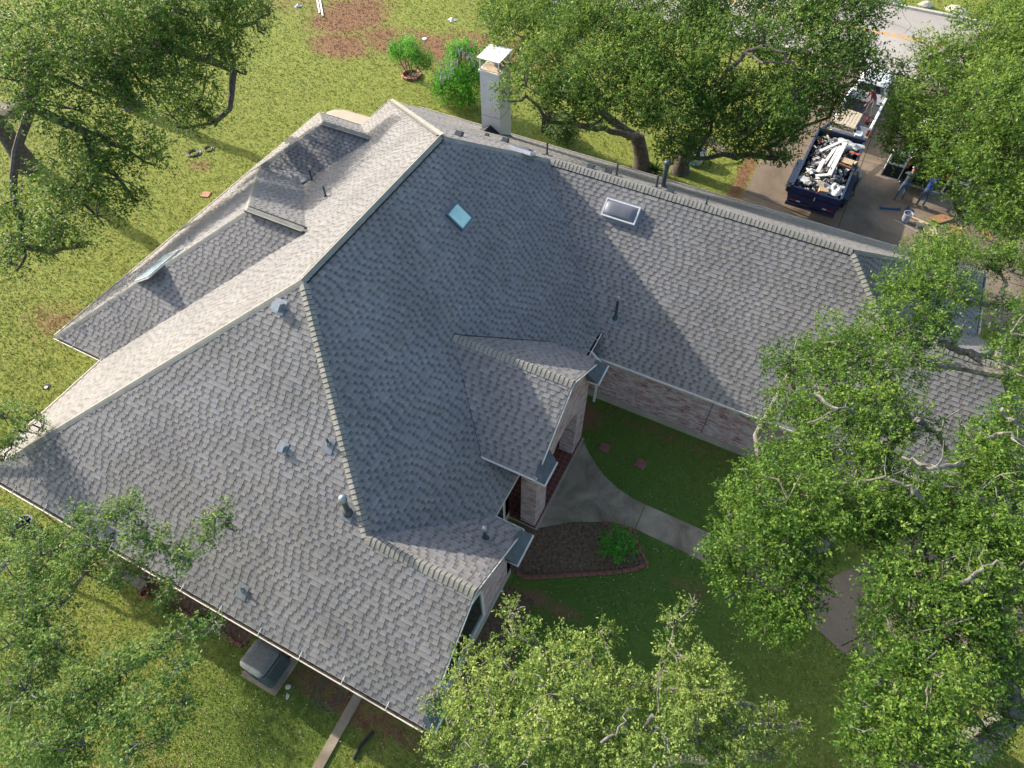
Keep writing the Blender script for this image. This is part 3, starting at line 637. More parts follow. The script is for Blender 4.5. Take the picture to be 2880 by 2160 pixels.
# ------------------------------------------------------------------ GROUND, ROAD, DRIVE, PATHS
def grass_mat():
    m, N, L, Bs = new_mat("lawn"); tc = N.new("ShaderNodeTexCoord")
    def noise(sc, det=5, rough=.6, ds=0):
        n = N.new("ShaderNodeTexNoise"); n.inputs["Scale"].default_value = sc; n.inputs["Detail"].default_value = det; n.inputs["Roughness"].default_value = rough; n.inputs["Distortion"].default_value = ds
        L.new(tc.outputs["Object"], n.inputs["Vector"]); return n.outputs["Fac"]
    def rng(src, a, b, lo=0, hi=1):
        r = N.new("ShaderNodeMapRange"); r.inputs[1].default_value = a; r.inputs[2].default_value = b; r.inputs[3].default_value = lo; r.inputs[4].default_value = hi; L.new(src, r.inputs[0]); return r.outputs[0]
    def math_(op, a, b):
        x = N.new("ShaderNodeMath"); x.operation = op
        for i, v in enumerate((a, b)):
            if isinstance(v, (int, float)): x.inputs[i].default_value = v
            else: L.new(v, x.inputs[i])
        return x.outputs[0]
    def mix(f, a, b):
        x = N.new("ShaderNodeMixRGB"); L.new(f, x.inputs[0])
        for i, v in ((1, a), (2, b)):
            if isinstance(v, tuple): x.inputs[i].default_value = (*v, 1)
            else: L.new(v, x.inputs[i])
        return x.outputs[0]
    sep = N.new("ShaderNodeSeparateXYZ"); L.new(tc.outputs["Object"], sep.inputs[0])
    def spot(x, y, rx, ry, k=1.0):
        dx = math_('DIVIDE', math_('SUBTRACT', sep.outputs[0], x), rx); dy = math_('DIVIDE', math_('SUBTRACT', sep.outputs[1], y), ry)
        d = math_('ADD', math_('MULTIPLY', dx, dx), math_('MULTIPLY', dy, dy)); return rng(d, 0, 1.5, k, 0)
    MX = lambda a, b: math_('MAXIMUM', a, b)
    fine = noise(34, 6, .75); mid = noise(5, 6, .65, .5); big = noise(.35, 4, .6, .4)
    c = mix(rng(fine, .25, .75), (.085, .135, .018), (.235, .295, .045))
    c2 = mix(rng(fine, .25, .75), (.19, .195, .04), (.43, .41, .11))
    c = mix(rng(mid, .36, .70), c, c2)
    dry = mix(rng(fine, .3, .7), (.10, .065, .03), (.30, .20, .10))
    c = mix(math_('MULTIPLY', rng(noise(2.2, 6, .7, .8), .56, .70), rng(big, .40, .62, .1, .8)), c, dry)
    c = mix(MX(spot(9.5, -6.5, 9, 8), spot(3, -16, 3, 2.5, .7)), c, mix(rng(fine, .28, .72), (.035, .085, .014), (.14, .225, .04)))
    # worn reddish soil, at places of its own
    sp = None
    for a in ((-13.5, 18.6, 5.5, 2.0), (-17.8, 16.5, 2.6, 1.8), (-8.5, 20.5, 5.0, 1.8), (-19.5, 20.0, 3.0, 3.5), (-12.6, 16.8, 1.5, 1.0), (-25, 22, 4, 5, .6), (-13.4, -1.2, 1.2, .6, .8), (-12.6, -2.2, 1.3, .5, .9), (-15, -8.0, 2.0, 1.4, .6), (-17.2, 3.1, .8, .6, .7),
              (8.35, 14.8, .5, 4.0, .9), (9.8, -1.8, 6.0, .45, .5), (6.9, -2.4, .8, .9, .8), (12.5, -6.9, 1.0, .5, .5), (8.6, -9.5, 1.4, .4, .7), (19.5, -11.5, 3.0, 2.0, .7), (0.2, -18.6, 1.8, .8, .4), (4.6, -14.7, 3.4, .6, .8)):
        s_ = spot(*a); sp = s_ if sp is None else math_('MAXIMUM', sp, s_)
    soil = mix(rng(fine, .3, .7), (.15, .075, .035), (.34, .19, .105))
    k = rng(math_('ADD', math_('MULTIPLY', sp, .55), math_('MULTIPLY', noise(1.7, 9, .75, 1.2), 1.1)), .72, 1.0)
    c = mix(k, c, soil)
    L.new(c, Bs.inputs["Base Color"]); Bs.inputs["Roughness"].default_value = .9; Bs.inputs["Specular IOR Level"].default_value = .15
    bp = N.new("ShaderNodeBump"); bp.inputs["Strength"].default_value = 1.0; bp.inputs["Distance"].default_value = .035
    L.new(math_('ADD', fine, math_('MULTIPLY', noise(20, 5, .7), .7)), bp.inputs["Height"]); L.new(bp.outputs[0], Bs.inputs["Normal"])
    return m
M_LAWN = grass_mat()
def sheet(name, poly, z, m, kind='structure', label=None, cat=None, thick=None):
    mb = MB()
    if thick: mb.prism(ccw(poly), z-thick, z)
    else: mb.add([(p[0], p[1], z) for p in ccw(poly)], [tuple(range(len(poly)))])
    o = mb.build(name, m); 
    if kind: o["kind"] = kind
    if label: o["label"] = label
    if cat: o["category"] = cat
    return o
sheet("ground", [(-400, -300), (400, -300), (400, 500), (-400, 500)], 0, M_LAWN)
def conc_mat(name, a, b, sc=.5, rust=None):
    m, N, L, Bs = new_mat(name); tc = N.new("ShaderNodeTexCoord")
    n1 = N.new("ShaderNodeTexNoise"); n1.inputs["Scale"].default_value = sc; n1.inputs["Detail"].default_value = 8; n1.inputs["Roughness"].default_value = .62; n1.inputs["Distortion"].default_value = .6
    n2 = N.new("ShaderNodeTexNoise"); n2.inputs["Scale"].default_value = 45; n2.inputs["Detail"].default_value = 4
    for n in (n1, n2): L.new(tc.outputs["Object"], n.inputs["Vector"])
    r = N.new("ShaderNodeValToRGB"); r.color_ramp.elements[0].position = .33; r.color_ramp.elements[1].position = .66; r.color_ramp.elements[0].color = (*a, 1); r.color_ramp.elements[1].color = (*b, 1)
    L.new(n1.outputs["Fac"], r.inputs[0])
    mr = N.new("ShaderNodeMapRange"); mr.inputs[1].default_value = .3; mr.inputs[2].default_value = .7; mr.inputs[3].default_value = .84; mr.inputs[4].default_value = 1.14; L.new(n2.outputs["Fac"], mr.inputs[0])
    x = N.new("ShaderNodeVectorMath"); x.operation = 'SCALE'; L.new(r.outputs[0], x.inputs[0]); L.new(mr.outputs[0], x.inputs["Scale"]); L.new(x.outputs[0], Bs.inputs["Base Color"])
    Bs.inputs["Roughness"].default_value = .85
    bp = N.new("ShaderNodeBump"); bp.inputs["Strength"].default_value = .3; bp.inputs["Distance"].default_value = .01; L.new(n2.outputs["Fac"], bp.inputs["Height"]); L.new(bp.outputs[0], Bs.inputs["Normal"])
    return m
M_DRIVE = conc_mat("driveway_concrete", (.12, .088, .058), (.23, .175, .12), .45)
M_ROAD = conc_mat("worn_asphalt", (.29, .26, .225), (.39, .355, .31), .25)
M_WALK = conc_mat("stained_walk_concrete", (.15, .115, .073), (.37, .30, .21), .9)
M_CURB = mat("curb_concrete", (.46, .43, .38), .8, .12, 2, .2, 30)
M_YEL = mat("worn_yellow_paint", (.55, .27, .03), .8, .15, 5)
M_JOINT = mat("dark_joint", (.035, .028, .02), .9, .3, 6)
M_PATIO = conc_mat("patio_concrete", (.42, .34, .25), (.50, .42, .32), .6)
sheet("road", [(-200, 28.6), (200, 28.6), (200, 37.3), (-200, 37.3)], .012, M_ROAD)
def strip(name, pts, z, thick, m, **k): return sheet(name, pts, z, m, thick=thick, **k)
strip("kerb", [(-200, 37.3), (200, 37.3), (200, 37.55), (-200, 37.55)], .14, .2, M_CURB)
mb = MB(); mb.box((-94, 28.5, .04), (205, .26, .22)); mb.box((109, 28.5, .04), (181, .26, .22)); mb.box((13.5, 28.48, .0), (10.2, .24, .05)); o = mb.build("kerb", M_CURB); o["kind"] = 'structure'
mb = MB(); mb.box((0, 33.08, .008), (400, .11, .016)); mb.box((0, 33.32, .008), (400, .11, .016)); o = mb.build("road_marking", M_YEL); o["kind"] = 'structure'
# cracks in the road
rr = random.Random(3); mb = MB()
for k in range(26):
    x, y = rr.uniform(4, 30), rr.uniform(28.9, 36.8); a = rr.choice((0, PI/2))+rr.gauss(0, .25); pts = [(x, y, .014)]
    for j in range(rr.randint(4, 10)):
        a += rr.gauss(0, .35); x += .4*math.cos(a); y += .4*math.sin(a)
        if not 28.8 < y < 37: break
        pts.append((x, y, .014))
    for p, q in zip(pts, pts[1:]):
        d = Vector(q)-Vector(p); n = Vector((-d.y, d.x, 0)).normalized()*.012; mb.add([Vector(p)-n, Vector(q)-n, Vector(q)+n, Vector(p)+n], [(0, 1, 2, 3)])
o = mb.build("road_crack", M_JOINT); o["kind"] = 'structure'
sheet("driveway", [(8.74, 9.3), (21.5, 9.3), (21.5, 19), (19.2, 25), (19.6, 28.4), (8.9, 28.4), (9.9, 25.4), (8.9, 22), (8.74, 18)], .010, M_DRIVE)
mb = MB()
for p, q in (((13.32, 9.4), (13.66, 23.7)), ((13.66, 23.7), (13.7, 28.3)), ((8.75, 13.63), (13.4, 12.85)), ((13.4, 12.80), (21.4, 12.6)), ((8.76, 18.9), (13.5, 18.8)), ((13.5, 18.82), (20.5, 18.8)), ((9.3, 23.8), (19.2, 23.7))):
    d = (Vector(q)-Vector(p)).normalized(); n = Vector((-d.y, d.x))*.014
    mb.add([(*(Vector(p)-n), .0155), (*(Vector(q)-n), .0155), (*(Vector(q)+n), .0155), (*(Vector(p)+n), .0155)], [(0, 1, 2, 3)])
o = mb.build("driveway_joint", M_JOINT); o["kind"] = 'structure'
# patio behind the house, and front walk
sheet("patio", [(-14.1, 9.7), (-14.12, 10.1), (-13.9, 10.42), (-13.4, 10.66), (-11.0, 10.7), (-8.2, 10.7), (-8.2, 9.3), (-8.3, 6.4), (-11.0, 6.4), (-14.1, 6.6)], .02, M_PATIO, thick=.1)
walk = [(7.16, -7.36), (7.16, -3.30), (7.55, -3.72), (7.98, -4.06), (8.5, -4.42), (9.12, -4.68), (9.7, -4.80), (10.19, -4.83), (10.22, -5.88), (9.67, -5.96), (9.02, -6.16), (8.21, -6.56), (7.6, -6.95)]
WALKP = [(7.16, -7.36), (8.21, -6.56), (9.02, -6.16), (9.67, -5.94), (10.2, -5.86), (10.19, -4.83), (9.7, -4.80), (9.12, -4.68), (8.5, -4.42), (7.98, -4.06), (7.55, -3.72), (7.16, -3.30)]
sheet("path", WALKP, .022, M_WALK, thick=.1)
sheet("path", [(10.222, -5.84), (12.70, -5.92), (12.60, -4.86), (10.212, -4.83)], .020, M_WALK, thick=.1)
sheet("path", [(12.722, -5.92), (15.2, -5.95), (17.1, -6.72), (17.45, -6.95), (21.5, -4.4), (24, -1.5), (22, 1.0), (18.6, 0.5), (18.4, -2.4), (16.5, -4.6), (12.622, -4.86)], .018, M_DRIVE, thick=.1)
mb = MB(); mb.box((17.65, -6.12, .0195), (1.35, .035, .006), rz=.86); o = mb.build("path_joint", M_JOINT); o["kind"] = 'structure'
# ------------------------------------------------------------------ garden things near the walls
M_MULCH = mat("dark_mulch", (.06, .036, .022), .95, .3, 9, 1.0, 30, col2=(.19, .12, .07))
bed = [(7.2, -7.33), (8.21, -6.60), (9.02, -6.20), (9.67, -6.0), (10.2, -5.95), (10.44, -6.28), (10.95, -6.85), (10.66, -7.21), (9.85, -7.75), (8.97, -8.22), (8.1, -8.75), (7.5, -9.05), (6.4, -9.2), (6.35, -7.6)]
sheet("flower_bed", bed, .012, M_MULCH)
sheet("flower_bed", [(-5.2, -14.95), (0.9, -14.92), (0.9, -14.2), (-5.2, -14.2)], .012, M_MULCH)
sheet("flower_bed", [(7.15, -13.9), (8.3, -13.6), (8.5, -11.5), (8.2, -9.6), (7.15, -9.5)], .010, M_MULCH)
M_EDGE = mat("red_edging_brick", (.20, .075, .05), .85, .25, 12, .4, 60)
def edging(name, pts, label, step=.27):
    root = thing(name, label, "garden edging", (pts[0][0], pts[0][1], 0)); r0 = Vector((pts[0][0], pts[0][1], 0)); rs = random.Random(5)
    carry = 0
    for p, q in zip(pts, pts[1:]):
        p = Vector(p); q = Vector(q); L = (q-p).length; d = (q-p)/L; s = carry+step/2; a = math.atan2(d.y, d.x)
        while s < L:
            c = p+d*s; mb = MB(); mb.box((0, 0, 0), (step-.015, .105, .09), bev=.008)
            o = mb.build("edging_brick", M_EDGE, root); o.location = (c.x-r0.x, c.y-r0.y, .035+rs.uniform(-.008, .008)); o.rotation_euler = (0, rs.gauss(0, .02), a+rs.gauss(0, .04)); s += step
        carry = s-L-step/2
    return root
edging("brick_edging", [(9.1, -6.16), (9.67, -5.98), (10.2, -5.92), (10.46, -6.28), (11.0, -6.85), (10.70, -7.21), (9.85, -7.78), (8.97, -8.28), (8.1, -8.8), (7.56, -9.07), (7.28, -9.05)], "curved row of red bricks edging the mulch bed by the front walk")
edging("brick_edging", [(-2.7, -14.93), (0.9, -14.90)], "straight row of red bricks under the long front gutter")
M_PAVER = mat("red_paver", (.20, .085, .065), .85, .2, 8, .3, 50)
M_PAVER2 = mat("orange_clay_paver", (.42, .20, .12), .85, .2, 8, .3, 50)
def paver(c, s, rz, label, m=M_PAVER):
    mb = MB(); mb.box((0, 0, .02), (s, s, .05), bev=.01); o = mb.build("stepping_stone", m); o.location = (c[0], c[1], 0); o.rotation_euler = (0, 0, rz); tag(o, label, "paver"); return o
paver((8.07, -3.33), .38, .05, "square red stepping stone nearest the porch arch", ); paver((9.49, -3.38), .38, -.1, "square red stepping stone farther from the porch arch")
paver((-15.22, 1.38), .42, .3, "square orange paver lying alone on the back lawn", M_PAVER2)
M_DKMETAL = mat("dark_blue_grey_metal", (.060, .085, .082), .5, .15, 5, .05, 60)
M_ACTOP = mat("dusty_grey_lid", (.135, .14, .13), .7, .2, 12, .15, 60)
# air conditioner on its pad
pad = MB(); pad.box((1.98, -15.0, .02), (1.28, 1.16, .08), bev=.01); o = pad.build("equipment_pad", M_WALK); tag(o, "square brown concrete pad under the air conditioner", "concrete pad")
ac = thing("air_conditioner", "dark grey outdoor air conditioner with louvred sides under the gutter", "air conditioner", (1.98, -15.0, .06), -.04)
def rrect(sx, sy, r, n=6):
    out = []
    for cx, cy, a0 in ((sx/2-r, sy/2-r, 0), (-sx/2+r, sy/2-r, PI/2), (-sx/2+r, -sy/2+r, PI), (sx/2-r, -sy/2+r, 1.5*PI)):
        for i in range(n+1): a = a0+PI/2*i/n; out.append((cx+r*math.cos(a), cy+r*math.sin(a)))
    return out
def loft(mb, rings, mi=0, sm=True):
    n = len(rings[0]); vs = [v for r in rings for v in r]; fs = []
    for i in range(len(rings)-1):
        for k in range(n): fs.append((i*n+k, i*n+(k+1) % n, (i+1)*n+(k+1) % n, (i+1)*n+k))
    fs.append(tuple(range(n-1, -1, -1))); fs.append(tuple((len(rings)-1)*n+k for k in range(n)))
    mb.add(vs, fs, mi, sm)
body = MB(); loft(body, [[(x, y, z) for x, y in rrect(s, s, .15)] for s, z in ((.94, 0), (.94, .03), (.88, .84), (.84, .87))]); body.build("body", M_DKMETAL, ac)
for i in range(8):
    lv = MB(); z = .10+i*.09
    for a in range(4): lv.box(tuple(Matrix.Rotation(a*PI/2, 3, 'Z') @ Vector((0, -.468+(z-.03)*.035, z))), (.56 if a % 2 == 0 else .56, .012, .036), rz=a*PI/2)
    lv.build("louvre", M_PIPE, ac)
for s1, s2 in ((1, 0), (-1, 0), (0, 1), (0, -1)):
    g = MB(); 
    for j in range(7): g.box((s1*.44+(0 if s1 else (j-3)*.095), s2*.445+(0 if s2 else (j-3)*.095), .45), (.014, .014, .74))
    g.build("grille", M_DKMETAL, ac)
lid = MB(); loft(lid, [[(x, y, z) for x, y in rrect(s, s, .17)] for s, z in ((.84, .99), (.88, 1.02), (.88, 1.045), (.82, 1.075), (.5, 1.09))]); lid.build("lid", M_ACTOP, ac)
bd = MB(); loft(bd, [[(x, y, z) for x, y in rrect(s, s, .16)] for s, z in ((.84, .86), (.80, 1.0))]); bd.build("fan_opening", M_BLACK, ac)
bg_ = MB(); bg_.lathe((0, 0, 0), [(.045, 0), (.045, .006)], 14); bg_.v = [(x*1.5-.0, -.437-z, y*.6+.94) for x, y, z in bg_.v]; bg_.build("badge", M_ALU, ac)
for a in ((.2, -.25), (.3, .25), (-.25, .3)):
    sc_ = MB(); sc_.lathe((a[0], a[1], 1.075), [(.016, 0), (.012, .012)], 8); sc_.build("screw", M_BLACK, ac)
ln = MB(); ln.tube([(.3, .40, .2), (.42, .55, .15), (.38, .75, .5)], .03, 6); ln.build("refrigerant_line", M_BLACK, ac)
# concrete strip, splash board, pots, loose stones, hoses
mb = MB(); mb.box((4.83, -15.7, .02), (.28, 2.9, .08), rz=.03); tag(mb.build("concrete_strip", M_WALK), "narrow concrete strip running out from under the front gutter", "concrete strip")
mb = MB(); mb.box((0, 0, 0), (1.35, .30, .06), bev=.006)
for k in range(4): mb.box((-.5+k*.33, -.0, .034), (.02, .28, .008))
o = mb.build("plank_bench_top", mat("grey_weathered_wood", (.17, .145, .105), .9, .25, 9, .3, 40)); 
pb = thing("garden_bench", "weathered grey plank bench standing by the wall under the gutter", "bench", (-3.72, -14.86, 0), -.02); o.name = "seat"; o.parent = pb; o.location = (0, 0, .36)
for sx in (-.5, .5):
    for sy in (-.1, .1):
        l = MB(); l.box((sx, sy, .165), (.06, .06, .33)); l.build("leg", MATS["grey_weathered_wood"], pb)
pt = thing("flower_pot", "small empty red clay pot beside the plank bench", "flower pot", (-3.0, -15.02, 0)); b = MB(); b.lathe((0, 0, 0), [(.09, 0), (.12, .16), (.14, .17), (.14, .21), (.12, .21), (.11, .12), (.02, .12)], 16); b.build("pot", mat("terracotta", (.33, .09, .05), .8, .15, 8), pt); b = MB(); b.lathe((0, 0, 0), [(.111, .13), (.0, .135)], 14); b.build("soil", M_MULCH, pt)
M_STONE = mat("pale_limestone", (.50, .46, .38), .9, .2, 6, .5, 20)
def stone(c, s, label, seed, m=None, group=None):
    rs = random.Random(seed); bm = bmesh.new(); bmesh.ops.create_icosphere(bm, subdivisions=2, radius=1)
    ph = [rs.uniform(0, 6) for _ in range(6)]
    for v in bm.verts:
        k = 1+.18*math.sin(v.co.x*3+ph[0])+.15*math.sin(v.co.y*4+ph[1])+.1*math.sin(v.co.z*5+ph[2]); v.co = Vector((v.co.x*s[0]*k, v.co.y*s[1]*k, v.co.z*s[2]*k))
    me = bpy.data.meshes.new("stone"); bm.to_mesh(me); bm.free(); me.materials.append(m or M_STONE)
    o = bpy.data.objects.new("stone", me); COL.objects.link(o); o.location = (c[0], c[1], s[2]*.4); o.rotation_euler = (0, 0, rs.uniform(0, 3)); return tag(o, label, "stone", group)
stone((2.80, -15.2), (.10, .07, .05), "pale stone beside the air conditioner, nearer the wall", 1); stone((2.95, -15.42), (.08, .05, .04), "smaller pale stone beside the air conditioner, farther from the wall", 2)
c = at(2601, 17); stone(c, (.5, .3, .22), "pale rock on the verge across the road, left one", 3); c = at(2692, 36); stone(c, (.9, .45, .25), "large pale rock on the verge across the road, right one", 4)
c = at(2514, 2); stone(c, (.5, .35, .2), "pale rock on the verge cut by the photo's top edge", 5)
def coil(name, c, r, n, m, label, thick=.012, seed=1, cat="garden hose"):
    rs = random.Random(seed); mb = MB(); pts = []
    ox, oy = 0, 0
    for i in range(n*14):
        a = 2*PI*i/14
        if i % 14 == 0: ox += rs.gauss(0, r*.18); oy += rs.gauss(0, r*.18); rr_ = r*rs.uniform(.75, 1.15)
        pts.append((ox+rr_*math.cos(a), oy+rr_*math.sin(a), thick+.004*(i//14)))
    mb.tube(pts, thick, 5); o = mb.build(name, m); o.location = (c[0], c[1], 0); return tag(o, label, cat)
M_HOSE = mat("black_hose", (.035, .035, .03), .5, .2, 5); M_WIRE = mat("grey_wire", (.12, .11, .09), .6, .2, 5)
coil("garden_hose", (-18.3, 3.75), .30, 5, M_HOSE, "coiled black hose on the sunny back lawn", .022, 2); coil("garden_hose", (-17.7, 4.35), .28, 3, M_HOSE, "loose loop of hose beside the coiled black hose", .018, 3)
coil("wire_coil", (3.85, -14.85), .42, 6, M_WIRE, "tangled loops of thin wire on the soil under the gutter", .007, 4, "wire")
mb = MB(); mb.tube([(5.72, -15.05, .06), (5.6, -15.5, .05), (5.62, -15.9, .05)], [.05, .055, .04], 10); tag(mb.build("drain_hose", M_BLACK), "black ribbed drain hose lying on soil near the gable corner", "drain hose")
dr = thing("drain_hole", "small dark drain hole with a white cap in the side lawn", "drain", (-12.64, -10.6, 0)); b = MB(); b.lathe((0, 0, 0), [(.16, .004), (.13, .012)], 16); b.build("rim", M_BLACK, dr); b = MB(); b.lathe((.04, -.03, .01), [(.06, 0), (.06, .03), (.03, .04)], 12); b.build("cap", M_ALU, dr)
bb = thing("blue_bucket", "dark blue bucket tucked under the front gutter", "bucket", (-8.0, -15.1, 0)); b = MB(); b.lathe((0, 0, 0), [(.22, 0), (.27, .7), (.29, .72), (.25, .72), (.21, .1)], 18); b.build("bucket_body", mat("blue_plastic", (.015, .035, .13), .4, .1, 4), bb); b = MB(); b.tube([(.28*math.cos(a), .05, .70+.25*math.sin(a)) for a in [PI*i/10 for i in range(11)]], .01, 5); b.build("handle", M_ALU, bb)
# back yard bits
mb = MB(); p0, p1 = at(908, 46), at(900, 2)
for k, dx in enumerate((0, .32)): mb.box(((p0.x+p1.x)/2-dx, (p0.y+p1.y)/2+dx*.3, .04), ((p1-p0).length*(1-.15*k), .11, .05), rz=math.atan2((p1-p0).y, (p1-p0).x))
tag(mb.build("white_plank", M_CHTOP), "two white boards lying on the back lawn near the top edge", "board")
M_CLOTH = mat("white_cloth", (.62, .61, .58), .8, .1, 5, .4, 20)
def rag(name, c, s, m, label, cat, seed, z=0, group=None):
    rs = np.random.RandomState(seed); n = 9; mb = MB(); vs = []; ph = rs.uniform(0, 6, 4)
    for i in range(n):
        for j in range(n):
            u, v = i/(n-1)-.5, j/(n-1)-.5; h = (1-4*u*u)*(1-4*v*v)
            vs.append((u*s[0]*(1+.25*math.sin(5*v+ph[0])), v*s[1]*(1+.25*math.sin(6*u+ph[1])), s[2]*max(0, h)*(.55+.45*math.sin(9*u+ph[2])*math.cos(8*v+ph[3]))+.01+rs.uniform(0, .02)))
    mb.add(vs, [(i*n+j, (i+1)*n+j, (i+1)*n+j+1, i*n+j+1) for i in range(n-1) for j in range(n-1)], 0, False)
    o = mb.build(name, m); o.location = (c[0], c[1], z); o.rotation_euler = (0, 0, rs.uniform(0, 3)); return tag(o, label, cat, group)
rag("plastic_bag", at(1271, 57), (.5, .4, .16), M_CLOTH, "crumpled white plastic bag on the back lawn's bare soil", "bag", 1)
rag("plastic_bag", at(838, 18), (.45, .35, .16), M_CLOTH, "crumpled white bag on the grass left of the boards", "bag", 2)
c = at(1194, 110); lidt = thing("plastic_disc", "small white plastic disc lying by the young tree", "disc", (c.x, c.y, 0)); b = MB(); b.lathe((0, 0, 0), [(.15, 0), (.16, .03), (.14, .04)], 16); b.build("disc_rim", M_CHTOP, lidt); b = MB(); b.lathe((0, 0, .04), [(.03, 0), (.02, .03)], 8); b.build("knob", M_CHTOP, lidt)
ring_c = at(1157, 214)
rg = thing("brick_ring", "round ring of red bricks around the young tree", "garden edging", (ring_c.x, ring_c.y, 0))
for i in range(11):
    a = 2*PI*i/11; b = MB(); b.box((.52*math.cos(a), .52*math.sin(a), .08), (.12, .27, .16), rz=a, bev=.01); b.build("ring_brick", M_PAVER2 if i % 3 else M_EDGE, rg)
sheet("flower_bed", [(ring_c.x+.47*math.cos(a), ring_c.y+.47*math.sin(a)) for a in [2*PI*i/12 for i in range(12)]], .03, M_MULCH)
# under the oak by the drive
c = at(1548, 372); gr = thing("covered_grill", "black covered grill on the lawn right of the chimney", "grill", (c.x, c.y, 0)); b = MB(); loft(b, [[(x, y, z) for x, y in rrect(sx, sy, .12)] for sx, sy, z in ((.95, .6, 0), (.9, .55, .75), (.95, .6, .85), (.7, .4, 1.1), (.3, .2, 1.15))]); b.build("cover", mat("black_grill_cover", (.012, .012, .014), .6, .3, 6, .3, 12), gr); b = MB(); b.tube([(-.5, 0, .8), (-.62, 0, .8), (-.62, 0, .72)], .02, 6); b.build("handle", M_BLACK, gr)
c = at(1950, 452); sk = thing("debris_sack", "crumpled white sack standing on the grass under the oak with boards leaning on it", "sack", (c.x, c.y, 0)); b = MB(); loft(b, [[(x+.05*math.sin(9*y), y, z) for x, y in rrect(s*1.1, s, .18)] for s, z in ((.75, 0), (.95, .25), (.9, .55), (.55, .8), (.4, .85))]); b.build("sack_body", M_CLOTH, sk); b = MB(); b.box((.1, -.45, .12), (.35, .25, .22), bev=.06); b.build("teal_patch", mat("teal_plastic", (.05, .25, .24), .5, .15, 5), sk)
for i, (dx, l) in enumerate(((.3, 1.6), (.5, 1.3))):
    b = MB(); b.box((c.x+dx, c.y+.5, .45), (.1, l, .03), rz=-.25, M=None); b.v = [(x, y, z+(y-c.y-.5)*.45+.08) for x, y, z in b.v]; tag(b.build("leaning_board", mat("raw_pine_board", (.48, .36, .22), .7, .2, 8) if i == 0 else MATS["raw_pine_board"]), ("longer" if i == 0 else "shorter")+" pale board leaning on the white sack under the oak", "board")
c = at(1926, 484); cy_ = thing("blue_tank", "small blue and white cylinder lying on the grass at the oak's foot", "canister", (c.x, c.y, .12), .3); b = MB(); b.tube([(-.22, 0, 0), (-.18, 0, 0), (.18, 0, 0), (.22, 0, 0)], [.06, .11, .11, .06], 14); b.build("tank_body", mat("blue_paint", (.02, .09, .30), .4, .1, 5), cy_); b = MB(); b.tube([(.22, 0, 0), (.30, 0, 0)], .04, 10); b.build("valve", M_ALU, cy_)
c = at(1978, 462); sg = thing("yard_sign", "tiny white-topped stake sign on the grass under the oak", "sign", (c.x, c.y, 0)); b = MB(); b.box((0, 0, .42), (.36, .02, .14), bev=.004); b.build("board", M_CHTOP, sg); b = MB(); b.tube([(0, 0, 0), (0, 0, .36)], .012, 6); b.build("stake", M_BLACK, sg)
# ------------------------------------------------------------------ VEHICLES, TRAILER, DEBRIS
M_CARW = mat("white_car_paint", (.75, .76, .77), .22, .03, 1, spec=.6)
M_TIRE = mat("rubber_tyre", (.018, .018, .018), .85, .2, 9, .2, 60)
M_RIM = mat("steel_rim", (.45, .45, .46), .35, .1, 6, metal=.6)
M_AUTOGL = mat("dark_car_glass", (.010, .014, .017), .06, .1, 2, spec=.9)
M_CHROME = mat("chrome_trim", (.6, .6, .6), .15, .05, 4, metal=.9)
M_RED = mat("red_lens", (.45, .02, .02), .3, .15, 6); M_AMBER = mat("amber_lens", (.6, .22, .02), .3, .1, 6)
M_BLUE = mat("navy_trailer_paint", (.008, .020, .085), .38, .3, 3, .08, 40)
M_NAVYD = mat("dusty_navy_frame", (.018, .030, .065), .6, .3, 6)
M_WOOD = mat("raw_boards", (.46, .38, .27), .75, .3, 7, .3, 40)
M_INT = mat("dark_interior", (.02, .02, .022), .8, .3, 6)
def wheel(parent, x, y, r=.38, w=.25, side=1):
    t = MB(); n = 24; prof = [(-w/2, r*.62), (-w/2, r*.92), (-w/2+.03, r), (w/2-.03, r), (w/2, r*.92), (w/2, r*.62)]
    vs = []; 
    for px, pr in prof:
        for k in range(n): a = 2*PI*k/n; vs.append((px, pr*math.cos(a), pr*math.sin(a)))
    fs = [(i*n+k, i*n+(k+1) % n, (i+1)*n+(k+1) % n, (i+1)*n+k) for i in range(len(prof)-1) for k in range(n)]
    t.add(vs, fs, 0, True); wr = thing_part("wheel", parent, (x, y, r)); o = t.build("tyre", M_TIRE, wr)
    m = MB(); m.tube([(side*(w/2-.02), 0, 0), (side*(w/2-.07), 0, 0), (-side*w/2*.6, 0, 0)], [r*.18, r*.63, r*.63], 20); m.build("rim", M_RIM, wr)
    return wr
def thing_part(name, parent, loc):
    o = bpy.data.objects.new(name, None); COL.objects.link(o); o.parent = parent; o.location = loc; o.empty_display_size = .1; return o
def prof_body(mb, secs, mi=0, sm=True):
    """secs: list of (y, half width, z bottom, z top, shoulder) cross-sections along y"""
    rings = []
    for y, hw, z0, z1, sh in secs:
        r = min(.10, (z1-z0)*.3)
        rings.append([(-hw*.94, y, z0), (-hw, y, z0+r), (-hw, y, z1-r-sh*.0), (-hw*.97, y, z1-r*.35), (-hw*.90, y, z1), (0, y, z1+.02), (hw*.90, y, z1), (hw*.97, y, z1-r*.35), (hw, y, z1-r), (hw, y, z0+r), (hw*.94, y, z0)])
    n = len(rings[0]); vs = [v for r in rings for v in r]; fs = []
    for i in range(len(rings)-1):
        for k in range(n): fs.append((i*n+k, (i+1)*n+k, (i+1)*n+(k+1) % n, i*n+(k+1) % n))
    fs.append(tuple(range(n))); fs.append(tuple((len(rings)-1)*n+k for k in range(n-1, -1, -1)))
    mb.add(vs, fs, mi, sm)
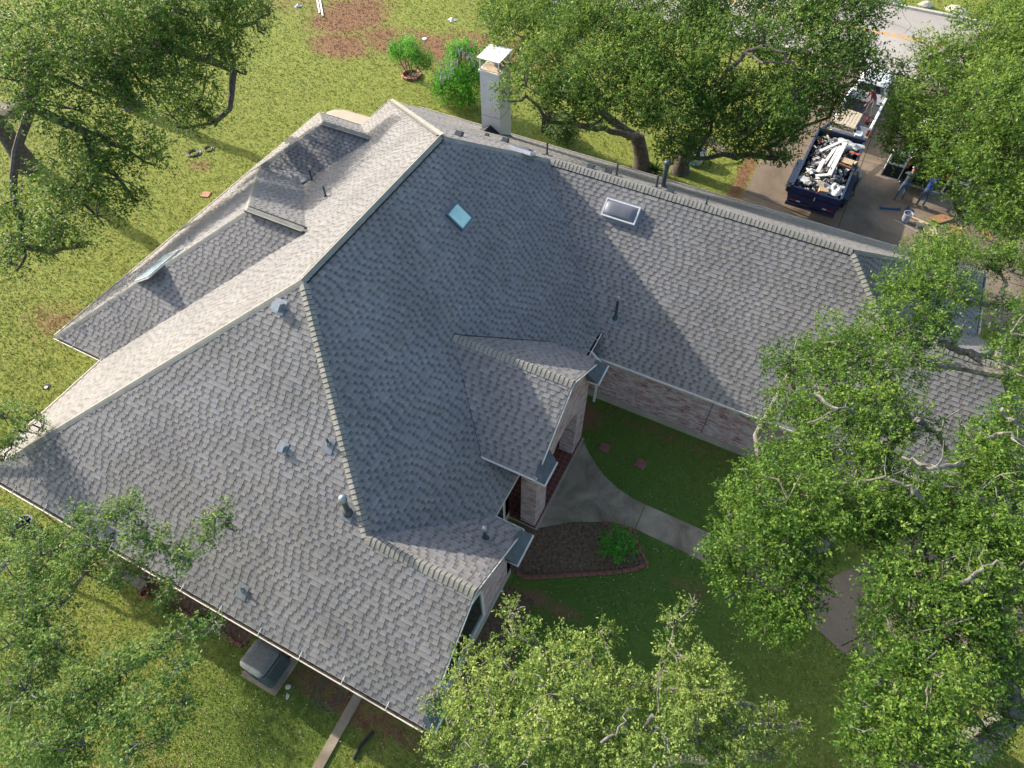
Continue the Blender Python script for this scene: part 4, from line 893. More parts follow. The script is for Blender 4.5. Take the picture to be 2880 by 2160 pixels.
def make_pickup(label, loc, rz, group):
    t = thing("pickup_truck", label, "pickup truck", loc, rz, group)
    b = MB()      # front to +y; total 6.6 long, centred
    prof_body(b, [(.32, .98, .42, 1.12, 0), (1.2, .99, .42, 1.14, 0), (1.3, 1.0, .45, 1.17, 0), (2.4, .98, .5, 1.14, 0), (3.05, .93, .52, 1.04, 0), (3.25, .82, .55, .92, 0)])
    b.build("body", M_CARW, t)
    bed = MB()
    for sx in (-1, 1): bed.box((sx*.93, -1.42, .86), (.13, 3.5, .60), bev=.03)
    bed.box((0, -1.42, .60), (1.8, 3.5, .06)); bed.box((0, .29, .86), (1.8, .08, .60)); bed.build("cargo_bed", M_CARW, t)
    lin = MB(); lin.box((0, -1.42, .637), (1.72, 3.4, .012)); lin.build("bed_liner", M_INT, t)
    tg = MB(); tg.box((0, -3.18, .86), (1.70, .07, .56), bev=.02); o = tg.build("tailgate", M_CARW, t)
    h = MB(); h.box((0, -3.225, 1.0), (.22, .02, .07)); h.build("handle", M_BLACK, o)
    cab = MB(); rings = []
    def ring(z, y0, y1, hw, r): return [(x, y+(y0+y1)/2, z) for x, y in rrect(2*hw, y1-y0, r, 4)]
    loft(cab, [ring(1.10, .20, 2.45, .95, .10), ring(1.16, .22, 2.38, .94, .12), ring(1.60, .42, 1.78, .80, .18), ring(1.72, .52, 1.60, .74, .22), ring(1.76, .62, 1.48, .66, .22)]); c = cab.build("cab", M_CARW, t)
    ws = MB(); ws.add([(-.80, 2.30, 1.20), (.80, 2.30, 1.20), (.66, 1.80, 1.62), (-.66, 1.80, 1.62)], [(0, 1, 2, 3)]); ws.v = [(x, y+.035, z+.03) for x, y, z in ws.v]; ws.build("windscreen", M_AUTOGL, c)
    ws = MB(); ws.add([(-.72, .235, 1.22), (-.64, .37, 1.56), (.64, .37, 1.56), (.72, .235, 1.22)], [(0, 1, 2, 3)]); ws.v = [(x, y-.03, z+.01) for x, y, z in ws.v]; ws.build("rear_window", M_AUTOGL, c)
    for sx in (-1, 1):
        for y0, y1, z in ((.36, 1.10, 1), (1.16, 2.0, 1)):
            ws = MB(); ws.add([(sx*.945, y0, 1.21), (sx*.945, y1, 1.21), (sx*.845, min(y1, 1.75), 1.56), (sx*.845, y0+.12, 1.56)], [(0, 1, 2, 3) if sx > 0 else (3, 2, 1, 0)]); ws.build("side_window", M_AUTOGL, c)
        mr = MB(); mr.box((sx*1.14, 2.02, 1.22), (.20, .10, .24), bev=.03); mr.tube([(sx*.95, 2.05, 1.14), (sx*1.1, 2.03, 1.18)], .025, 6); mr.build("wing_mirror", M_BLACK, t)
        hl = MB(); hl.box((sx*.70, 3.17, .84), (.30, .12, .17), bev=.03); hl.build("headlight", M_CHROME, t)
        tl = MB(); tl.box((sx*.93, -3.19, .90), (.12, .06, .34), bev=.01); tl.build("tail_light", M_RED, t)
        dl = MB(); 
        for yy in (.28, 1.13, 2.25): dl.box((sx*.995, yy, .82), (.012, .012, .60))
        dl.build("door_seam", M_BLACK, t)
        rb = MB(); rb.box((sx*1.02, 1.1, .38), (.16, 1.9, .05), bev=.01); rb.build("running_board", M_BLACK, t)
        for y in (-1.95, 2.35):
            a = MB(); a.tube([(sx*.985, y+.50*math.cos(q), .40+.50*math.sin(q)) for q in [PI*i/12 for i in range(13)]], .05, 6); a.build("wheel_arch", M_BLACK, t)
            wheel(t, sx*.88, y, .40, .27, sx)
    g = MB(); g.box((0, 3.24, .78), (1.0, .06, .26), bev=.02); 
    for k in range(4): g.box((0, 3.28, .70+k*.055), (.94, .012, .012))
    g.build("grille", M_BLACK, t)
    bm_ = MB(); bm_.box((0, 3.33, .52), (1.86, .18, .22), bev=.05); bm_.build("front_bumper", M_CHROME, t); bm_ = MB(); bm_.box((0, -3.32, .52), (1.86, .16, .18), bev=.04); bm_.build("rear_bumper", M_CHROME, t)
    hs = MB(); hs.box((0, 2.75, 1.125), (.9, .8, .03), bev=.01); hs.build("bonnet_scoop", M_CARW, t)
    return t
truck = make_pickup("white pickup truck hitched to the blue dump trailer, bonnet toward the road", (12.62, 23.15, .01), -.085, "white pickup trucks")
truck2 = copy_tree(truck, (-10.2, 27.2, .0), PI/2, "parked pickup of which only the wheel and running board show at the photo's top edge")
# ---- dump trailer
T = thing("dump_trailer", "navy blue dump trailer piled with roofing debris, backed up to the house", "trailer", (11.95, 15.5, .01), -.035)
tw, tl0, tl1, zb, zt = 1.12, -2.45, 2.55, .62, 1.42
m = MB()
for sx in (-1, 1):
    m.box((sx*tw, (tl0+tl1)/2, (zb+zt)/2), (.05, tl1-tl0, zt-zb)); m.box((sx*tw, (tl0+tl1)/2, zt+.03), (.10, tl1-tl0+.1, .08), bev=.01)
    for k in range(9): m.box((sx*(tw+.05), tl0+.3+k*.56, (zb+zt)/2), (.06, .06, zt-zb-.02))
m.box((0, tl1, (zb+zt)/2+.05), (2*tw, .05, zt-zb+.1)); m.box((0, tl1, zt+.15), (2*tw+.1, .10, .08), bev=.01); m.box((0, (tl0+tl1)/2, zb), (2*tw, tl1-tl0, .06))
m.build("dump_box", M_NAVYD, T)
for sx in (-1, 1):
    d = MB(); x0 = sx*tw*.5; d.box((x0, tl0-.02, (zb+zt)/2), (tw-.03, .05, zt-zb+.02)); 
    for z in (zb+.03, zb+.43, zt-.03): d.box((x0, tl0-.06, z), (tw-.03, .05, .06))
    dr_ = d.build("tailgate_door", M_BLUE, T)
    l = MB(); l.box((sx*tw*.80, tl0-.09, zb+.12), (.26, .014, .06)); l.build("red_reflector", M_RED, dr_); l = MB(); l.box((sx*tw*.55, tl0-.09, zb+.12), (.20, .014, .06)); l.build("white_reflector", M_ALU, dr_)
    f = MB(); f.box((sx*(tw+.19), -.35, .78), (.30, 2.1, .04)); f.box((sx*(tw+.19), -1.45, .66), (.30, .20, .03)); f.box((sx*(tw+.19), .75, .66), (.30, .20, .03)); f.build("fender", M_NAVYD, T)
    for y in (-.85, .15): wheel(T, sx*(tw+.20), y, .36, .2, sx)
m = MB(); m.box((0, tl0-.10, (zb+zt)/2), (.06, .05, .84)); m.build("centre_post", M_NAVYD, T); m = MB(); m.box((.03, tl0-.14, 1.12), (.04, .03, .16)); m.build("latch", M_ALU, T)
m = MB()
for sx in (-1, 1): m.box((sx*.55, .1, .50), (.10, 5.2, .16)); m.box((sx*.85, tl0-.1, .52), (.6, .12, .14))
m.box((0, tl0-.05, .48), (2.2, .14, .12)); m.build("chassis", M_NAVYD, T)
m = MB()      # gooseneck running over the truck bed
for sx in (-1, 1): m.tube([(sx*1.05, tl1+.05, 1.45), (sx*.16, tl1+2.35, 1.42)], .075, 4); m.tube([(sx*1.02, tl1+.10, .9), (sx*.95, tl1+.45, 1.45)], .05, 4)
m.box((0, tl1+.12, 1.45), (2.15, .14, .14)); m.box((0, tl1+1.0, 1.36), (1.5, .10, .10)); m.tube([(0, tl1+2.35, 1.45), (0, tl1+2.4, .75)], .09, 8)
m.build("gooseneck", M_BLUE, T)
m = MB(); m.box((.72, tl1+.55, 1.40), (.35, .45, .3), bev=.03); m.build("tool_box", M_CARW, T)
# load: heap of scraps (nobody could count it), and the pieces one can tell apart
rs = random.Random(11)
M_SCR = [mat("scrap_white", (.60, .58, .54), .8, .15, 5), mat("scrap_black", (.02, .02, .024), .8, .4, 9), mat("scrap_grey", (.26, .25, .25), .8, .3, 9), mat("scrap_tan", (.42, .30, .18), .8, .2, 9), mat("scrap_slate", (.06, .07, .085), .7, .3, 8), mat("scrap_red", (.35, .05, .04), .6, .2, 9)]
hp = MB()
def tl(p): return T_M @ Vector(p)
T_M = Matrix.Translation(T.location) @ Matrix.Rotation(-.035, 4, 'Z')
# heap base surface
n = 22; vs = []
for i in range(n+1):
    for j in range(n+1):
        u, v = i/n, j/n; e = min(u, 1-u, v, 1-v)*5
        vs.append((-tw+.04+(2*tw-.08)*u, tl0+.08+(tl1-tl0-.14)*v, zt-.40+min(1, e)*.28+rs.uniform(-.05, .09)))
hp.add(vs, [(i*(n+1)+j, (i+1)*(n+1)+j, (i+1)*(n+1)+j+1, i*(n+1)+j+1) for i in range(n) for j in range(n)], 1)
for f in range(len(hp.m)): hp.m[f] = rs.choice((1, 1, 4, 1, 2))
for k in range(620):
    x = rs.uniform(-tw+.12, tw-.12); y = rs.uniform(tl0+.15, tl1-.15); e = min(x+tw, tw-x, y-tl0, tl1-y); z = zt-.30+min(1, e*1.6)*.26+rs.uniform(0, .14)
    R_ = Matrix.Rotation(rs.uniform(0, 6.3), 3, 'Z') @ Matrix.Rotation(rs.gauss(0, .5), 3, 'X') @ Matrix.Rotation(rs.gauss(0, .5), 3, 'Y')
    mi = rs.choices(range(6), (5, 7, 3.5, 1.4, 4, .4))[0]; s_ = rs.uniform(.04, .19)
    hp.box((x, y, z), (s_*rs.uniform(.6, 2.0), s_, rs.uniform(.006, .04)), mi=mi, M=R_)
hp.v = [tuple(tl(v)) for v in hp.v]
tag(hp.build("debris_heap", M_SCR), "heap of torn roofing scraps, paper and bags filling the trailer", "debris", kind="stuff")
def trail_board(p, q, w, t, label, m, name="debris_board", cat="board"):
    p = Vector(p); q = Vector(q); d = q-p; L = d.length; rot = Vector((0, 1, 0)).rotation_difference(d.normalized()).to_matrix()
    mb = MB(); mb.box((0, 0, 0), (w, L, t), bev=.006); o = mb.build(name, m); Mx = T_M @ Matrix.Translation((p+q)/2) @ rot.to_4x4(); o.matrix_world = Mx; return tag(o, label, cat)
M_WB = mat("white_painted_board", (.66, .64, .60), .6, .12, 5)
trail_board((.20, -1.15, 1.60), (.30, 1.75, 1.66), .20, .05, "longest white painted board lying lengthwise on the trailer's debris", M_WB)
trail_board((.02, -.55, 1.62), (.12, 1.45, 1.60), .12, .05, "narrow white board beside the longest one in the trailer", M_WB)
trail_board((-.22, -.35, 1.58), (-.02, 1.35, 1.60), .14, .04, "white board third from the right among the parallel boards in the trailer", M_WB)
trail_board((-.62, .55, 1.62), (.16, 1.85, 1.68), .15, .04, "white board slanting left from the far end of the parallel boards", M_WB)
trail_board((-.34, -1.1, 1.55), (-.30, -.05, 1.62), .17, .04, "short wide white board at the left end of the parallel boards", M_WB)
trail_board((-.35, -1.38, 1.52), (.28, -1.05, 1.60), .16, .05, "bent white board end pointing left near the trailer's tailgate", M_WB)
trail_board((.42, -.02, 1.60), (1.02, -.12, 1.58), .10, .09, "brown wooden beam lying across beside the worker", mat("brown_beam", (.20, .085, .045), .7, .2, 8))
trail_board((.46, .45, 1.56), (1.0, .38, 1.58), .42, .03, "flat tan cardboard sheet by the trailer's right side", M_SCR[3], "cardboard_sheet", "cardboard")
def on_trailer(o, p, rz=0): o.location = tl(p); o.rotation_euler = (0, 0, rz-.035); return o
o = rag("dust_sheet", (0, 0), (1.75, .55, .22), mat("grey_dust_sheet", (.38, .40, .40), .85, .2, 6, .6, 14), "rumpled grey plastic sheet across the debris at the tailgate", "plastic sheet", 5); on_trailer(o, (-.05, -1.75, 1.36), -.05)
o = rag("dust_sheet", (0, 0), (.75, .85, .22), M_CLOTH, "white plastic sheet bunched in the trailer's near right corner", "plastic sheet", 6); on_trailer(o, (.72, -1.75, 1.36), .3)
o = rag("dust_sheet", (0, 0), (1.1, .55, .20), MATS["grey_dust_sheet"], "grey plastic sheet at the trailer's far right end", "plastic sheet", 7); on_trailer(o, (.55, 2.0, 1.46), -.1)
o = rag("paper_bag", (0, 0), (.45, .4, .22), M_WB, "bright white crumpled bag left of the bent board", "bag", 8); on_trailer(o, (-.62, -1.10, 1.45))
o = rag("paper_bag", (0, 0), (.55, .5, .2), M_SCR[4], "dark slate bag right of the bent board", "bag", 9); on_trailer(o, (.55, -1.05, 1.45))
b = MB(); b.tube([(-.16, 0, 0), (.16, 0, .03)], .11, 14); b.tube([(-.161, 0, 0), (-.15, 0, .0)], .09, 14); o = b.build("metal_can", M_GALV); on_trailer(o, (.52, 1.35, 1.66), .35); tag(o, "round metal can on the debris at the trailer's far end", "can")
b = MB(); b.box((0, 0, 0), (.42, .30, .2), bev=.01); b.box((-.1, .2, .1), (.2, .14, .01)); o = b.build("cardboard_box", M_SCR[3]); on_trailer(o, (.25, -2.15, 1.38), .2); tag(o, "small cardboard box against the tailgate", "box")
o = rag("orange_rag", (0, 0), (.45, .16, .06), mat("orange_cloth", (.50, .13, .05), .8, .2, 8), "strip of orange cloth near the can in the trailer", "rag", 12); on_trailer(o, (.9, 1.15, 1.60))
# boards on the gooseneck
bs = thing("board_stack", "stack of short pale boards lying over the trailer's neck behind the truck", "board stack", (12.02, 19.35, 1.50), -.10)
rs = random.Random(4)
for lay in range(5):
    for k in range(7 if lay == 4 else 7):
        b = MB(); b.box((0, 0, 0), (.142, 1.55, .045), bev=.004); o = b.build("board", M_WOOD, bs); o.location = (-.48+k*.158+rs.gauss(0, .008), rs.gauss(0, .02), .03+lay*.05)
# red containers in truck bed
rc = thing("fuel_can", "maroon can standing in the truck bed beside the board stack", "can", (13.05, 21.3, .68), .2); b = MB(); loft(b, [[(x, y, z) for x, y in rrect(s*.22, s*.34, .05)] for s, z in ((1, 0), (1, .26), (.8, .31))]); b.build("can_body", mat("maroon_plastic", (.05, .005, .006), .45, .2, 6), rc); b = MB(); b.tube([(0, -.10, .31), (0, -.10, .38), (0, .10, .38), (0, .10, .31)], .02, 6); b.build("handle", MATS["maroon_plastic"], rc)
# ---- work van, rear doors open
V = thing("work_van", "white work van with its rear doors open, mostly under the oak beside the drive", "van", (16.42, 19.75, .01), -.04)
def vr(y, z0, z1, hw, tip): 
    return [(-hw*.96, y, z0), (-hw, y, z0+.12), (-hw, y, 1.15), (-hw+.04, y, 1.35), (-hw+.14, y, z1-.16), (-hw+.30, y, z1-.03), (0, y, z1), (hw-.30, y, z1-.03), (hw-.14, y, z1-.16), (hw-.04, y, 1.35), (hw, y, 1.15), (hw, y, z0+.12), (hw*.96, y, z0)]
b = MB(); secs = [vr(-2.55, .40, 2.08, 1.0, 0), vr(-2.3, .38, 2.10, 1.0, 0), vr(1.0, .38, 2.10, 1.0, 0), vr(1.45, .38, 2.02, 1.0, 0)]
n = len(secs[0]); vs = [v for r in secs for v in r]; b.add(vs, [(i*n+k, (i+1)*n+k, (i+1)*n+k+1, i*n+k+1) for i in range(3) for k in range(n-1)]+[(3*n+k for k in range(n-1, -1, -1))], 0, False)
b.build("body", M_CARW, V)
nb = MB(); prof_body(nb, [(1.4, .99, .40, 1.30, 0), (2.1, .97, .42, 1.22, 0), (2.6, .90, .45, 1.0, 0), (2.72, .8, .5, .85, 0)]); nb.build("bonnet", M_CARW, V)
w = MB(); w.add([(-.86, 2.0, 1.26), (.86, 2.0, 1.26), (.72, 1.46, 1.96), (-.72, 1.46, 1.96)], [(0, 1, 2, 3)]); w.build("windscreen", M_AUTOGL, V)
fl = MB(); fl.box((0, -.9, .56), (1.88, 3.2, .04)); fl.build("cargo_floor", M_INT, V)
for sx in (-1, 1):
    c = MB(); c.box((sx*.93, -2.56, 1.45), (.16, .06, .52), bev=.015); c.build("tail_light", M_RED, V)
    ri = MB(); ri.box((sx*.90, -.9, 1.2), (.03, 3.2, 1.2)); ri.build("cargo_lining", M_INT, V)
    for y in (-1.55, 1.85): wheel(V, sx*.88, y, .36, .24, sx)
    mr = MB(); mr.box((sx*1.12, 1.5, 1.4), (.18, .10, .26), bev=.03); mr.build("wing_mirror", M_BLACK, V)
    # door hinged at the rear corner and swung straight out sideways
    D_ = MB(); D_.box((sx*1.43, -2.60, 1.22), (.86, .05, 1.50), bev=.02); dd_ = D_.build("rear_door", M_CARW, V)
    dp = MB(); dp.box((sx*1.43, -2.635, .87), (.76, .02, .66), bev=.008)
    for k in range(6): dp.box((sx*1.43, -2.65, .62+k*.10), (.72, .012, .02))
    dp.build("door_panel", M_INT, dd_); dw = MB(); dw.box((sx*1.43, -2.632, 1.58), (.62, .016, .48), bev=.006); dw.build("door_window", M_AUTOGL, dd_)
b = MB(); b.box((0, -2.66, .46), (1.9, .14, .12), bev=.03); b.build("rear_bumper", M_CHROME, V)
b = MB()
for y in (-1.8, -.8, .3): b.tube([(-.8, y, 2.12), (-.8, y, 2.22), (.8, y, 2.22), (.8, y, 2.12)], .02, 6)
for x in (-.7, .7): b.tube([(x, -2.0, 2.22), (x, .5, 2.22)], .02, 6)
b.build("roof_rack", M_ALU, V)
for i, (x, y, z, s, m_, l) in enumerate(((-.45, -1.6, .58, (.4, .3, .3), "scrap_red", "red tool box on the van floor"), (.1, -1.9, .58, (.5, .35, .22), "scrap_black", "black tool case on the van floor by the opening"), (.5, -1.4, .58, (.4, .5, .45), "scrap_slate", "slate-coloured crate deeper in the van on the right"), (-.2, -.9, .58, (.5, .5, .55), "scrap_grey", "grey crate in the middle of the van's load"))):
    b = MB(); b.box((0, 0, s[2]/2), s, bev=.02); b.box((0, 0, s[2]+.03), (s[0]*.4, .03, .03)); o = b.build("tool_box", MATS[m_]); o.location = (16.42+x, 19.75+y, z); tag(o, l, "tool box")
# ---- things lying on the drive
b = MB(); b.box((0, 0, .04), (.86, .10, .05), bev=.01); b.box((-.44, 0, .06), (.05, .13, .10)); b.box((.44, 0, .06), (.05, .13, .10)); o = b.build("blue_bar", mat("blue_steel", (.012, .06, .16), .4, .3, 6)); o.location = (15.37, 15.42, .01); o.rotation_euler = (0, 0, .35); tag(o, "short blue steel bar lying alone on the driveway", "steel bar")
bn = thing("waste_bin", "pale grey waste bin with a crumpled liner on the driveway", "bin", (16.14, 14.80, .01)); b = MB(); b.lathe((0, 0, 0), [(.15, 0), (.20, .45), (.22, .46), (.22, .49), (.19, .49), (.17, .2)], 20); b.build("bin_body", mat("grey_bin_plastic", (.30, .31, .36), .5, .1, 6), bn); b = MB(); b.lathe((0, 0, .40), [(.17, 0), (.12, .05), (.04, .03)], 12); b.build("liner", M_SCR[4], bn)
b = MB(); b.tube([(15.72, 14.68, .03), (17.15, 14.15, .03)], .013, 6); tag(b.build("metal_rod", M_ALU), "thin pale metal rod lying by the bin", "rod")
def ply(poly, z, t, name, m, label, cat, tilt=0):
    cx = sum(p[0] for p in poly)/len(poly); cy = sum(p[1] for p in poly)/len(poly); b = MB(); b.prism(ccw([(p[0]-cx, p[1]-cy) for p in poly]), 0, t); o = b.build(name, m); o.location = (cx, cy, z); o.rotation_euler = (tilt, tilt*.4, 0); return tag(o, label, cat)
M_PLY = mat("orange_brown_cardboard", (.34, .17, .07), .8, .2, 4, .2, 20)
M_PINE = MATS["raw_pine_board"]
ply([(16.32, 15.32), (17.2, 15.10), (17.17, 14.98), (16.29, 15.20)], .03, .04, "lumber", M_PINE, "pale straight board lying right of the bin", "board")
for i, dz in enumerate((0, .035, .07)): ply([(16.48+i*.02, 14.80), (16.80, 15.05-i*.02), (17.05, 14.85), (16.72, 14.58+i*.02)], .02+dz, .028, "wood_sheet", M_WOOD, ("bottom", "middle", "top")[i]+" one of the three small plywood squares stacked near the bin", "board")
ply([(17.1, 15.45), (17.7, 16.05), (18.25, 15.95), (17.62, 15.28)], .10, .02, "cardboard_sheet", M_PLY, "large brown cardboard sheet farthest from the house beside the van", "cardboard", .08)
ply([(16.95, 14.75), (17.5, 15.0), (17.7, 14.3), (17.2, 14.1)], .05, .02, "cardboard_sheet", M_PINE, "tan cardboard sheet half under the oak leaves near the roof", "cardboard", -.05)
ply([(18.0, 15.35), (18.6, 15.5), (18.9, 15.0), (18.3, 14.8)], .06, .02, "cardboard_sheet", M_PLY, "brown cardboard sheet between two others under the oak", "cardboard", .05)
ply([(19.3, 16.0), (19.6, 16.1), (20.1, 15.2), (19.75, 15.1)], .05, .02, "cardboard_sheet", M_PLY, "narrow brown cardboard strip at the far right of the drive", "cardboard", .1)
ply([(19.1, 16.75), (19.5, 17.0), (19.9, 16.6), (19.5, 16.3)], .05, .02, "cardboard_sheet", M_PLY, "small brown cardboard piece beyond the others under the far oak", "cardboard", -.1)
rag("blue_rag", (16.25, 15.75), (.5, .35, .05), M_NAVYD, "flat dark blue rag on the driveway behind the two men", "rag", 21)

# ------------------------------------------------------------------ PEOPLE
M_SKIN = mat("skin", (.28, .14, .09), .6, .1, 8); M_HAIR = mat("dark_hair", (.02, .014, .01), .7, .2, 20)
M_JEAN = mat("blue_jeans", (.045, .085, .14), .85, .25, 14, .3, 60); M_SHOE = mat("brown_boots", (.09, .045, .025), .7, .2, 10)
def person(label, loc, rz, J, shirt, pants, hat=None, hatname="cap", long_sleeve=True, belt=None):
    """J: joint positions in local metres (facing +y). One skinned body, coloured by zone, hair and cap as parts."""
    root = thing("person", label, "person", loc, rz)
    pts = []; rad = []; edges = []; idx = {}
    def add(nm, p, r, par=None):
        idx[nm] = len(pts); pts.append(Vector(p)); rad.append(r)
        if par: edges.append((idx[par], idx[nm]))
    add("pelvis", J["pelvis"], .135)
    add("waist", Vector(J["pelvis"]).lerp(Vector(J["chest"]), .45), .125, "pelvis"); add("chest", J["chest"], .155, "waist")
    add("upper", Vector(J["chest"]).lerp(Vector(J["neck"]), .6), .12, "chest"); add("neck", J["neck"], .055, "upper")
    hd = Vector(J["head"]); nk = Vector(J["neck"]); add("jaw", nk.lerp(hd, .55), .075, "neck"); add("head", hd, .098, "jaw"); add("crown", hd+(hd-nk).normalized()*.07, .075, "head")
    hf = Vector(J.get("face", (0, 1, -.3))).normalized(); add("nose", hd+hf*.105-(hd-nk).normalized()*.01, .014, "head")
    for s, sg in (("L", -1), ("R", 1)):
        add("sh"+s, J["sh"+s], .062, "upper"); add("el"+s, J["el"+s], .044, "sh"+s); add("wr"+s, J["wr"+s], .029, "el"+s)
        w_ = Vector(J["wr"+s]); dr_ = (w_-Vector(J["el"+s])).normalized(); sd = dr_.cross(Vector((0, 0, 1))); sd = sd.normalized() if sd.length > .1 else Vector((1, 0, 0))
        add("pl"+s, w_+dr_*.05, .034, "wr"+s)
        for k, (off, ln) in enumerate(((-.028, .075), (-.010, .09), (.010, .085), (.028, .065))): 
            add("f%d%s" % (k, s), w_+dr_*.10+sd*off, .010, "pl"+s); add("g%d%s" % (k, s), w_+dr_*(.10+ln*.6)+sd*off*1.2-Vector((0, 0, .02)), .008, "f%d%s" % (k, s))
        add("t"+s, w_+dr_*.06+sd*(-.055*sg)-Vector((0, 0, .01)), .011, "pl"+s)
        add("hp"+s, J["hp"+s], .095, "pelvis"); add("kn"+s, J["kn"+s], .064, "hp"+s); add("an"+s, J["an"+s], .046, "kn"+s)
        a = Vector(J["an"+s]); ft = Vector(J.get("ft"+s, a+Vector((0, .14, -.05)))); add("to"+s, ft, .042, "an"+s)
    me = bpy.data.meshes.new("tmp"); me.from_pydata(pts, edges, []); o = bpy.data.objects.new("tmp", me); COL.objects.link(o)
    sk = o.modifiers.new("skin", 'SKIN'); sk.use_smooth_shade = True
    lay = me.skin_vertices[0].data
    for i, r in enumerate(rad): lay[i].radius = (r, r); lay[i].use_root = (i == 0)
    lay[idx["chest"]].radius = (.17, .12); lay[idx["pelvis"]].radius = (.15, .115); lay[idx["waist"]].radius = (.14, .105)
    ss = o.modifiers.new("sub", 'SUBSURF'); ss.levels = 2; ss.render_levels = 2
    dg = bpy.context.evaluated_depsgraph_get(); m2 = bpy.data.meshes.new_from_object(o.evaluated_get(dg)); bpy.data.objects.remove(o)
    zones = [shirt, pants, M_SKIN, M_SHOE]; m2.materials.clear()
    for z in zones: m2.materials.append(z)
    seg = []
    def S(a, b, z): seg.append((pts[idx[a]], pts[idx[b]], z))
    S("waist", "chest", 0); S("chest", "upper", 0); S("pelvis", "waist", 1); seg[-1] = (pts[idx["pelvis"]], pts[idx["pelvis"]].lerp(pts[idx["waist"]], .4), 1)
    seg.append((pts[idx["pelvis"]].lerp(pts[idx["waist"]], .8), pts[idx["waist"]], 0))
    S("neck", "jaw", 2); S("jaw", "crown", 2); S("head", "nose", 2)
    for s in "LR":
        S("upper", "sh"+s, 0); S("sh"+s, "el"+s, 0); S("el"+s, "wr"+s, 0 if long_sleeve else 2); S("wr"+s, "pl"+s, 2); seg.append((pts[idx["pl"+s]], pts[idx["g1"+s]], 2))
        S("pelvis", "hp"+s, 1); S("hp"+s, "kn"+s, 1); S("kn"+s, "an"+s, 1); S("an"+s, "to"+s, 3)
    for p in m2.polygons:
        c = p.center; bz = 0; bd_ = 9
        for a, b, z in seg:
            ab = b-a; t = max(0, min(1, (c-a).dot(ab)/max(ab.dot(ab), 1e-9))); d = (a+ab*t-c).length-(0.03 if z == 2 else 0)*0
            if d < bd_: bd_ = d; bz = z
        p.material_index = bz; p.use_smooth = True
    b_ = bpy.data.objects.new("body", m2); COL.objects.link(b_); b_.parent = root
    hu = (hd-nk).normalized(); R_ = Vector((0, 0, 1)).rotation_difference(hu).to_matrix().to_4x4()
    hr = MB(); hr.lathe((0, 0, 0), [(.102, -.01), (.108, .03), (.10, .07), (.07, .105), (.03, .118)], 14); hr.v = [tuple(hd+(R_ @ Vector(v))+(-hf)*.012) for v in hr.v]; hr.build("hair", M_HAIR, root)
    for sg in (-1, 1):
        e = MB(); sd = hu.cross(hf).normalized(); e.lathe(tuple(hd+hf*.088+sd*sg*.032+hu*.02), [(.001, -.009), (.010, 0), (.001, .009)], 8); e.build("eye", M_HAIR, root)
    if hat:
        h = MB(); h.lathe((0, 0, 0), [(.112, .015), (.116, .045), (.108, .085), (.07, .125), (.03, .135)], 16); h.v = [tuple(hd+(R_ @ Vector(v))) for v in h.v]
        br = hd+hu*.03+hf*.15; sd = hu.cross(hf).normalized(); q = [hd+hu*.035+hf*.08+sd*.085, br+sd*.07, br-sd*.07, hd+hu*.035+hf*.08-sd*.085]; h.add([*q, *[v-hu*.012 for v in q]], [(0, 1, 2, 3), (7, 6, 5, 4), (0, 4, 5, 1), (1, 5, 6, 2), (2, 6, 7, 3)])
        h.build(hatname, hat, root)
    return root
def pose(lean=.15, bend=0, armL=None, armR=None, stride=.12, h=1.0, twist=0):
    P = {}
    P["pelvis"] = (0, 0, .95*h); c = Vector((0, math.sin(lean)*.36, .95*h+math.cos(lean)*.36)); nk = Vector((0, math.sin(lean*1.15)*.54, .95*h+math.cos(lean*1.15)*.54))
    P["chest"] = tuple(c); P["neck"] = tuple(nk); hl = lean+bend; P["head"] = (0, nk.y+math.sin(hl)*.19+.02, nk.z+math.cos(hl)*.19); P["face"] = (0, math.cos(hl+.3), -math.sin(hl+.3))
    for s, sg in (("L", -1), ("R", 1)):
        sh = Vector((sg*.19, nk.y-.02, nk.z-.07)); P["sh"+s] = tuple(sh); a = armL if s == "L" else armR
        el, wr = a if a else (Vector((sg*.08, -.03, -.28)), Vector((sg*.06, .1, -.50)))
        P["el"+s] = tuple(sh+Vector(el)); P["wr"+s] = tuple(sh+Vector(wr))
        P["hp"+s] = (sg*.10, 0, .90*h); st = stride*sg; P["kn"+s] = (sg*.13, st*.6+.05, .50*h); P["an"+s] = (sg*.14, st-.03, .09); P["ft"+s] = (sg*.16, st+.13, .045)
    return P
M_GREENH = mat("dark_green_hoodie", (.025, .040, .038), .85, .25, 10, .3, 40); M_BLUESH = mat("royal_blue_shirt", (.008, .030, .17), .8, .2, 10, .3, 40); M_GREYSH = mat("grey_tee_shirt", (.27, .26, .22), .85, .15, 10, .3, 40); M_REDSH = mat("maroon_shirt", (.075, .008, .010), .85, .2, 10)
M_CAPW = mat("white_cap_cloth", (.62, .62, .62), .8, .08, 10); M_STRAW = mat("tan_cap_cloth", (.45, .33, .18), .8, .15, 12); M_GREYP = mat("grey_work_trousers", (.10, .10, .10), .85, .25, 10)
reach = lambda sg, f, z: (Vector((sg*.06, f*.5, z*.5-.08)), Vector((-sg*.03, f, z)))
person("man in dark green hoodie, jeans and white cap reaching into the open van", (15.62, 16.33, .01), -.12, pose(.42, .1, reach(-1, .45, -.2), reach(1, .48, -.15), .16), M_GREENH, M_JEAN, M_CAPW)
person("man in royal blue shirt and tan cap leaning into the van on the right", (16.62, 16.28, .01), -.10, pose(.50, .1, reach(-1, .45, -.22), reach(1, .50, -.1), .08), M_BLUESH, M_JEAN, M_STRAW)
person("man in grey shirt with red waistband leaning over the trailer's right side", (13.55, 15.75, .01), 1.25, pose(.55, .2, reach(-1, .38, -.30), reach(1, .40, -.28), .10), M_GREYSH, M_GREYP, M_STRAW, long_sleeve=False)
